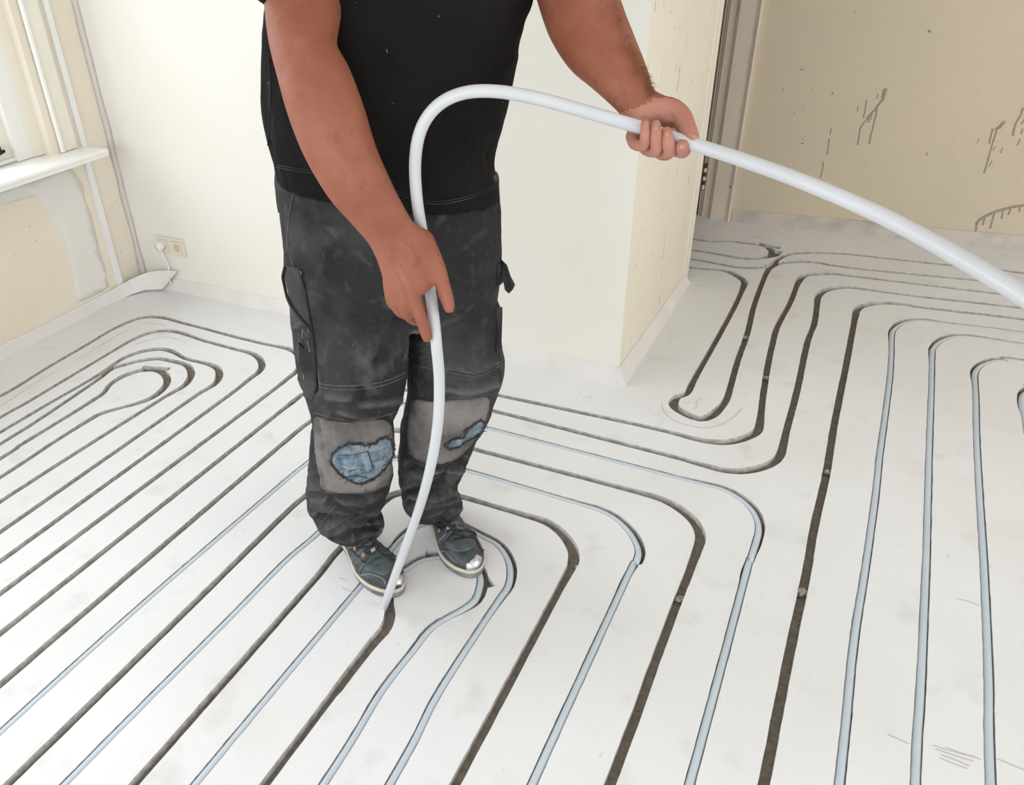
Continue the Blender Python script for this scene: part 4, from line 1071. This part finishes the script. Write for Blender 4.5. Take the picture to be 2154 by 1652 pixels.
bmj.to_mesh(bmsh); bmj.free(); bmsh.update()
body = link_mesh(bmsh, 'body', M['skin'], person, skin_disp)
M['palm'] = mat('paler_palm_skin', (0.40, 0.165, 0.115), 0.6, (0.46, 0.205, 0.15), 18, 6, 0.35, 0.7, 0.25, 240, sss=0.05,
                 layers=[((0.30, 0.185, 0.13), 30, 0.58, 0.72, 0.6, None)])
body.data.materials.append(M['palm'])
PALM = [(1296,240),(1312,235),(1345,226),(1378,206),(1400,205),(1475,225),(1480,335),(1290,335)]
npoly = len(body.data.polygons); cen = np.empty(npoly*3); body.data.polygons.foreach_get('center', cen); cen = cen.reshape(-1, 3)+np.array(ORG[body.name])
pxx, pyy = px_of(cen); zc_ = (cen-np.array(C0))@_f
mi = np.zeros(npoly, dtype=np.int32)
for i_ in np.where((pxx > 1290) & (pxx < 1480) & (pyy > 204) & (pyy < 336) & (zc_ < 1.26))[0]:
    if inpoly(pxx[i_], pyy[i_], PALM): mi[i_] = 1
body.data.polygons.foreach_set('material_index', mi)
bB = bvh_of([body])
# nails
patch(bB, [(1456,284),(1463,282),(1467,288),(1467,296),(1461,297),(1457,292)], .0008, .0015, 'thumbnail', M['nail'], body, 2.5, 0)
for poly in ([(1428,306),(1434,303),(1441,305),(1442,312),(1435,315),(1428,313)], [(1354,256),(1358,252),(1363,256),(1362,266),(1358,268),(1354,265)], [(1374,262),(1379,258),(1385,262),(1384,272),(1379,275),(1374,271)], [(1397,278),(1402,274),(1408,278),(1408,287),(1403,290),(1398,287)]):
    patch(bB, poly, .0006, .0014, 'fingernail', M['nail'], body, 2.5, 0)
# fine hairs along the right forearm
hm = MB(); rnd = random.Random(5)
for i in range(700):
    t = rnd.random()
    k = t*5.2; j = min(int(k), 5); u = k-j
    r0, r1 = armB[j+1], armB[j+2] if j+2 < len(armB) else armB[j+1]
    xl = r0[0]+(r1[0]-r0[0])*u; yl = r0[1]+(r1[1]-r0[1])*u; xr = r0[2]+(r1[2]-r0[2])*u; yr = r0[3]+(r1[3]-r0[3])*u
    s = .975-abs(rnd.gauss(0, .10))
    if s < 0.1: continue
    h = hit(bB, xl+(xr-xl)*s, yl+(yr-yl)*s)
    if not h: continue
    d = (aB[4][0]-aB[2][0]).normalized()
    L_ = rnd.uniform(.006, .013)
    tip = h[0]+h[1]*L_*.75+d*L_*.6+V((rnd.uniform(-1, 1), rnd.uniform(-1, 1), rnd.uniform(-1, 1)))*.002
    hm.tube([h[0]-h[1]*.001, h[0]+h[1]*L_*.4+d*L_*.15, tip], [.00017, .00014, .00006], 3, False)
o = hm.build('arm_hair', M['arm_hair'], body); tag(o, kind='stuff')
# eyes and hair of the head (above the frame)
for sx in (-1, 1):
    e = MB(); bm = bmesh.new(); bmesh.ops.create_uvsphere(bm, u_segments=16, v_segments=10, radius=.0125)
    e.add([hp(sx*.030, .0800, .004)+v.co for v in bm.verts], [[v.index for v in f.verts] for f in bm.faces]); bm.free()
    eo_ = e.build('eye', M['eye'], body, True)
    MB().tube([hp(sx*.030, .0910, .003), hp(sx*.030, .0928, .003)], .0055, 14).build('iris', M['iris'], eo_)
hr = loft([(hp(0, -.035, -.05), HX*.066, HY*.062), (hp(0, -.026, .0), HX*.080, HY*.078), (hp(0, -.018, .045), HX*.083, HY*.090), (hp(0, -.012, .085), HX*.075, HY*.090), (hp(0, -.012, .115), HX*.048, HY*.060), (hp(0, -.012, .128), HX*.012, HY*.015)], 4, 28)
mobj('hair', hr[0], hr[1], M['hair'], body, True)

# shoes ---------------------------------------------------------------
def shoe(heel, toe, side, label):
    heel = V((*heel, 0)); toe = V((*toe, 0)); ax = (toe-heel); L_ = ax.length; ax.normalize(); pr_ = V((ax.y, -ax.x, 0))   # pr_: towards image left / viewer
    sh = mobj('shoe', [heel+V((0, 0, .02))]*3, [], M['leather'], person)
    def outl(t, k=1.0):           # half widths at t: (viewer side, far side), big toe on inner side
        if t < .1: wv = .036*math.sqrt(max(0, 1-((.1-t)/.1)**2))
        elif t < .45: wv = .036+.0*(t-.1)
        else: wv = .036
        wv = .0365+.0165*math.exp(-((t-.70)/.22)**2)
        e = 1.0
        if t < .12: e = math.sqrt(max(0, 1-((.12-t)/.12)**2))
        if t > .80: e = math.sqrt(max(0, 1-((t-.80)/.20)**2.2))
        return wv*e*k
    def mid(t): return -(.016 if side < 0 else .010)*max(0, (t-.45)/.55)**1.6
    def P(t, s, z): return heel+ax*(t*L_)+pr_*s+V((0, 0, z))
    ts = [0]+[.5*(1-math.cos(math.pi*i/28)) for i in range(1, 28)]+[1]
    def band(z0, z1, k0, k1, m, name):
        vs = []; fs = []
        N_ = len(ts); lo = []
        for zz_, kk in ((z0, k0), (z1, k1)):
            rim = [P(t, mid(t)+outl(t, kk), zz_) for t in ts]+[P(t, mid(t)-outl(t, kk), zz_) for t in ts[-2:0:-1]]
            lo.append(rim)
        n = len(lo[0]); vs = lo[0]+lo[1]
        fs = [[i, (i+1) % n, (i+1) % n+n, i+n] for i in range(n)]+[list(range(n))[::-1], [i+n for i in range(n)]]
        return mobj(name, vs, fs, m, sh)
    band(0.0005, .017, .985, 1.03, M['sole'], 'outsole')
    band(.0168, .0265, 1.045, 1.02, M['foxing'], 'rand')
    # upper
    def hgt(t):
        pts_ = [(0, .085), (.08, .105), (.2, .112), (.32, .108), (.42, .098), (.52, .085), (.62, .073), (.72, .064), (.82, .060), (.9, .055), (.96, .046), (1, .034)]
        for (a, b), (c, d) in zip(pts_[:-1], pts_[1:]):
            if a <= t <= c: return b+(d-b)*(t-a)/(c-a)
        return .03
    vs = []; fs = []; n = 24; tt = [.004]+[.5*(1-math.cos(math.pi*i/30)) for i in range(1, 30)]+[.996]
    for t in tt:
        wv = outl(t)*.98; h = hgt(t); z0 = .024
        for k in range(n):
            a = math.pi*k/(n-1)
            e = 2.0+0.9*max(0, (t-.55))
            cc, ss = math.cos(a), math.sin(a)
            x = wv*math.copysign(abs(cc)**(2/e), cc); top = abs(ss)**(2/e)
            nar = 1-(.34*max(0, min(1, (.62-t)/.3)))*top
            vs.append(P(t, mid(t)+x*nar, z0+(h-z0)*top))
    N_ = len(tt)
    for i in range(N_-1):
        for k in range(n-1): fs.append((i*n+k, i*n+k+1, (i+1)*n+k+1, (i+1)*n+k))
    fs.append([k for k in range(n)][::-1]); fs.append([(N_-1)*n+k for k in range(n)])
    for i in range(N_-1): fs.append((i*n, (i+1)*n, (i+1)*n+n-1, i*n+n-1))
    me = remesh([(vs, fs)], .0035, 'upper', 4)
    def dsp(co, no):
        d = np.zeros(len(co))
        for i, c in enumerate(co):
            v = V(c); t = (v-heel).dot(ax)/L_
            d[i] = .0012*noise.noise(v*60)
            if .55 < t < .78: d[i] += .0022*math.sin((t-.55)*95+4*noise.noise(v*20))*max(0, no[i][2])
        return d
    up = link_mesh(me, 'upper', M['leather'], sh, dsp)
    sh.data.materials.clear()
    return sh, up
def fin_shoe(name_label, sh, up):
    sh['label'] = name_label
shA_, upA = shoe((-1.019, 1.255), (-.767, 1.093), -1, '')
shB_, upB = shoe((-.843, 1.445), (-.629, 1.239), 1, '')
shA_['label'] = 'scuffed dark leather shoe with cream rand on the foot nearer the camera'
shB_['label'] = 'scuffed dark leather shoe with bare steel toe on the far foot'
# the shoe root meshes only group their pieces: swap them for empties
def to_empty(o):
    nm = o.name; e = bpy.data.objects.new('tmp_e', None); COL.objects.link(e); e.parent = person; ORG['tmp_e'] = ORG[nm]
    lab = o['label']
    for c in [x for x in bpy.data.objects if x.parent == o]: c.parent = e
    bpy.data.objects.remove(o); e.name = nm; ORG[e.name] = ORG.get('tmp_e', BASE); e['label'] = lab; return e
# join the upper into the shoe root instead so that the shoe is a mesh with parts
def absorb(o, up):
    me = up.data; old = o.data; o.data = me; nm = o.name
    bpy.data.objects.remove(up); bpy.data.meshes.remove(old); me.name = nm; return o
shA_ = absorb(shA_, upA); shB_ = absorb(shB_, upB)
bA = bvh_of([shA_]); bBs = bvh_of([shB_])
def on_shoe(bv, sh, ox, oy, sc, what):
    T_ = lambda P: [(ox+x/sc, oy+y/sc) for x, y in P]
    for kind, P, a in what:
        P = T_(P)
        if kind == 'stitch': line_on(bv, P, .0010, .0007, 'stitching', M['stitch'], sh, 3, 5)
        elif kind == 'lace': line_on(bv, P, a, a*.7, 'lace', M['lace'], sh, 3, 8)
        elif kind == 'toe': patch(bv, P, .0009, .002, 'steel_toe', M['metal'], sh, 3, 3.0, True)
        elif kind == 'tongue': patch(bv, P, .0022, .003, 'tongue', M['leather_tongue'], sh, 4, 1, True, .002, True, .003)
        elif kind == 'vamp': patch(bv, P, .0018, .003, 'vamp_overlay', M['leather'], sh, 4, 1, True)
        elif kind == 'tab': patch(bv, P, .0045, .002, 'lace_tab', M['tan'], sh, 3, 0, False)
        elif kind == 'eye':
            h = hit_s(bv, *P[0])
            if not h: continue
            n_ = h[1]; u = n_.orthogonal().normalized(); w_ = n_.cross(u)
            c = h[0]+n_*.0022
            pts = [c+(u*math.cos(2*math.pi*k/14)+w_*math.sin(2*math.pi*k/14))*.0042 for k in range(15)]
            MB().tube(pts, .0014, 8).tube([c-n_*.002, c-n_*.0008], .0036, 10).build('eyelet', M['eyelet'], sh, True)
on_shoe(bA, shA_, 660, 1060, 7.18, [
 ('tongue', [(860,740),(1020,640),(1200,760),(1270,840),(1230,930),(1190,1000),(1060,1080),(900,1040),(760,1010),(780,900)], 0),
 ('vamp', [(400,740),(560,680),(640,760),(760,900),(720,1010),(700,1080),(600,1060),(520,980),(440,880)], 0),
 ('stitch', [(560,690),(610,770),(700,850),(760,920)], 0), ('stitch', [(830,780),(820,850),(760,920),(710,980),(700,1050)], 0), ('stitch', [(700,1080),(780,1070),(850,1060),(920,1080),(1000,1110),(1060,1150),(1080,1220)], 0),
 ('stitch', [(440,830),(540,780),(620,760)], 0), ('stitch', [(460,880),(560,830),(660,800)], 0), ('stitch', [(520,960),(600,920),(690,870)], 0), ('stitch', [(390,745),(480,700),(580,650)], 0),
 ('eye', [(628,680)], 0), ('eye', [(752,775)], 0), ('tab', [(850,700),(915,660),(935,720),(870,755)], 0),
 ('lace', [(640,680),(760,660),(880,640)], .0022), ('lace', [(760,775),(840,735),(900,720)], .0022), ('lace', [(870,540),(920,620),(980,720),(1060,800),(1160,860),(1230,905)], .0042), ('lace', [(1060,810),(1140,800),(1220,800),(1270,830)], .003), ('lace', [(1390,985),(1440,1000),(1490,1000)], .0028), ('lace', [(1420,1000),(1450,1060),(1440,1150),(1400,1220)], .0014),
 ('toe', [(1225,1225),(1270,1120),(1340,1050),(1395,1060),(1412,1120),(1385,1195),(1320,1235)], 0)])
on_shoe(bBs, shB_, 850, 1040, 8.26, [
 ('tongue', [(720,850),(850,770),(1000,760),(1200,790),(1250,870),(1200,940),(1080,990),(900,1000),(800,970),(720,930)], 0),
 ('vamp', [(480,500),(700,640),(720,700),(620,790),(590,880),(600,960),(520,900),(400,700),(350,600)], 0),
 ('stitch', [(420,520),(520,660),(570,760)], 0), ('stitch', [(730,640),(720,700),(640,780),(590,850),(590,950),(640,985),(720,1000),(770,1060),(860,1150),(920,1190)], 0), ('stitch', [(390,690),(440,650),(500,640)], 0), ('stitch', [(410,720),(470,680),(520,665)], 0), ('stitch', [(440,820),(490,780),(560,740)], 0), ('stitch', [(350,600),(400,540),(460,500)], 0),
 ('stitch', [(950,350),(1040,420),(1120,480)], 0), ('stitch', [(960,330),(1000,430),(1060,560)], 0), ('stitch', [(900,500),(940,580),(1050,610)], 0), ('stitch', [(1010,400),(1100,520),(1160,560)], 0),
 ('eye', [(498,520)], 0), ('eye', [(625,635)], 0), ('tab', [(735,575),(790,560),(800,610),(750,630)], 0),
 ('lace', [(510,515),(620,520),(720,530)], .0022), ('lace', [(635,630),(720,590),(790,590)], .0022), ('lace', [(650,420),(740,520),(850,610),(940,690),(1010,730)], .0046), ('lace', [(1000,640),(1100,640),(1200,670),(1230,720),(1120,760),(1030,730)], .0032), ('lace', [(1180,740),(1270,710),(1350,685)], .0030), ('lace', [(820,470),(880,430),(940,370)], .0032), ('lace', [(1235,780),(1290,880),(1340,960),(1360,1020)], .0016), ('lace', [(1300,930),(1370,980),(1440,1000)], .0024),
 ('toe', [(1070,1270),(1100,1190),(1190,1120),(1270,1050),(1330,1090),(1350,1150),(1330,1220),(1260,1290),(1160,1330),(1090,1320)], 0)])

# ------------------------------------------------------------------ the pipe in his hands
hp_ = [tuple(fl(800, 1292, -0.011)), tuple(fl(806, 1279, -0.004))]
g0 = (fl(806, 1279)-C0).dot(V(_f))
hp_ += [tuple(az(x, y, z)) for x, y, z in [(818,1248,g0-.045),(845,1172,1.70),(880,1075,1.58),(905,985,1.47),(921,890,1.39),(924,800,1.33),(918,725,1.29),(912,665,1.29),(905,615,1.298),(897,555,1.300),(887,485,1.288),(877,420,1.252),(873,350,1.22),(880,290,1.19),(900,245,1.17),(935,212,1.155),(985,194,1.145),(1050,193,1.14),(1130,207,1.14),(1200,226,1.14),(1330,263,1.143),(1390,282,1.142),(1460,304,1.122),(1560,336,1.07),(1690,383,1.0),(1850,452,.925),(2000,532,.85),(2154,624,.775),(2290,720,.715)]]
hp_ += [(.30, .755, .972), (.42, .60, .87), (.56, .41, .68), (.70, .20, .42), (.83, -.04, .18), (.94, -.34, .05), (1.02, -.7, .0105), (1.05, -1.4, .0105)]
o = MB().tube([V(p) for p in cr(hp_, 7)], .0098, 16).build('heating_pipe', M['pipe_hand'], None, True, origin=fl(806, 1279))
tag(o, 'long white plastic pipe held in both hands, arching down into a groove at the shoe', 'pipe')
print('tris', sum(len(m.polygons) for m in bpy.data.meshes))
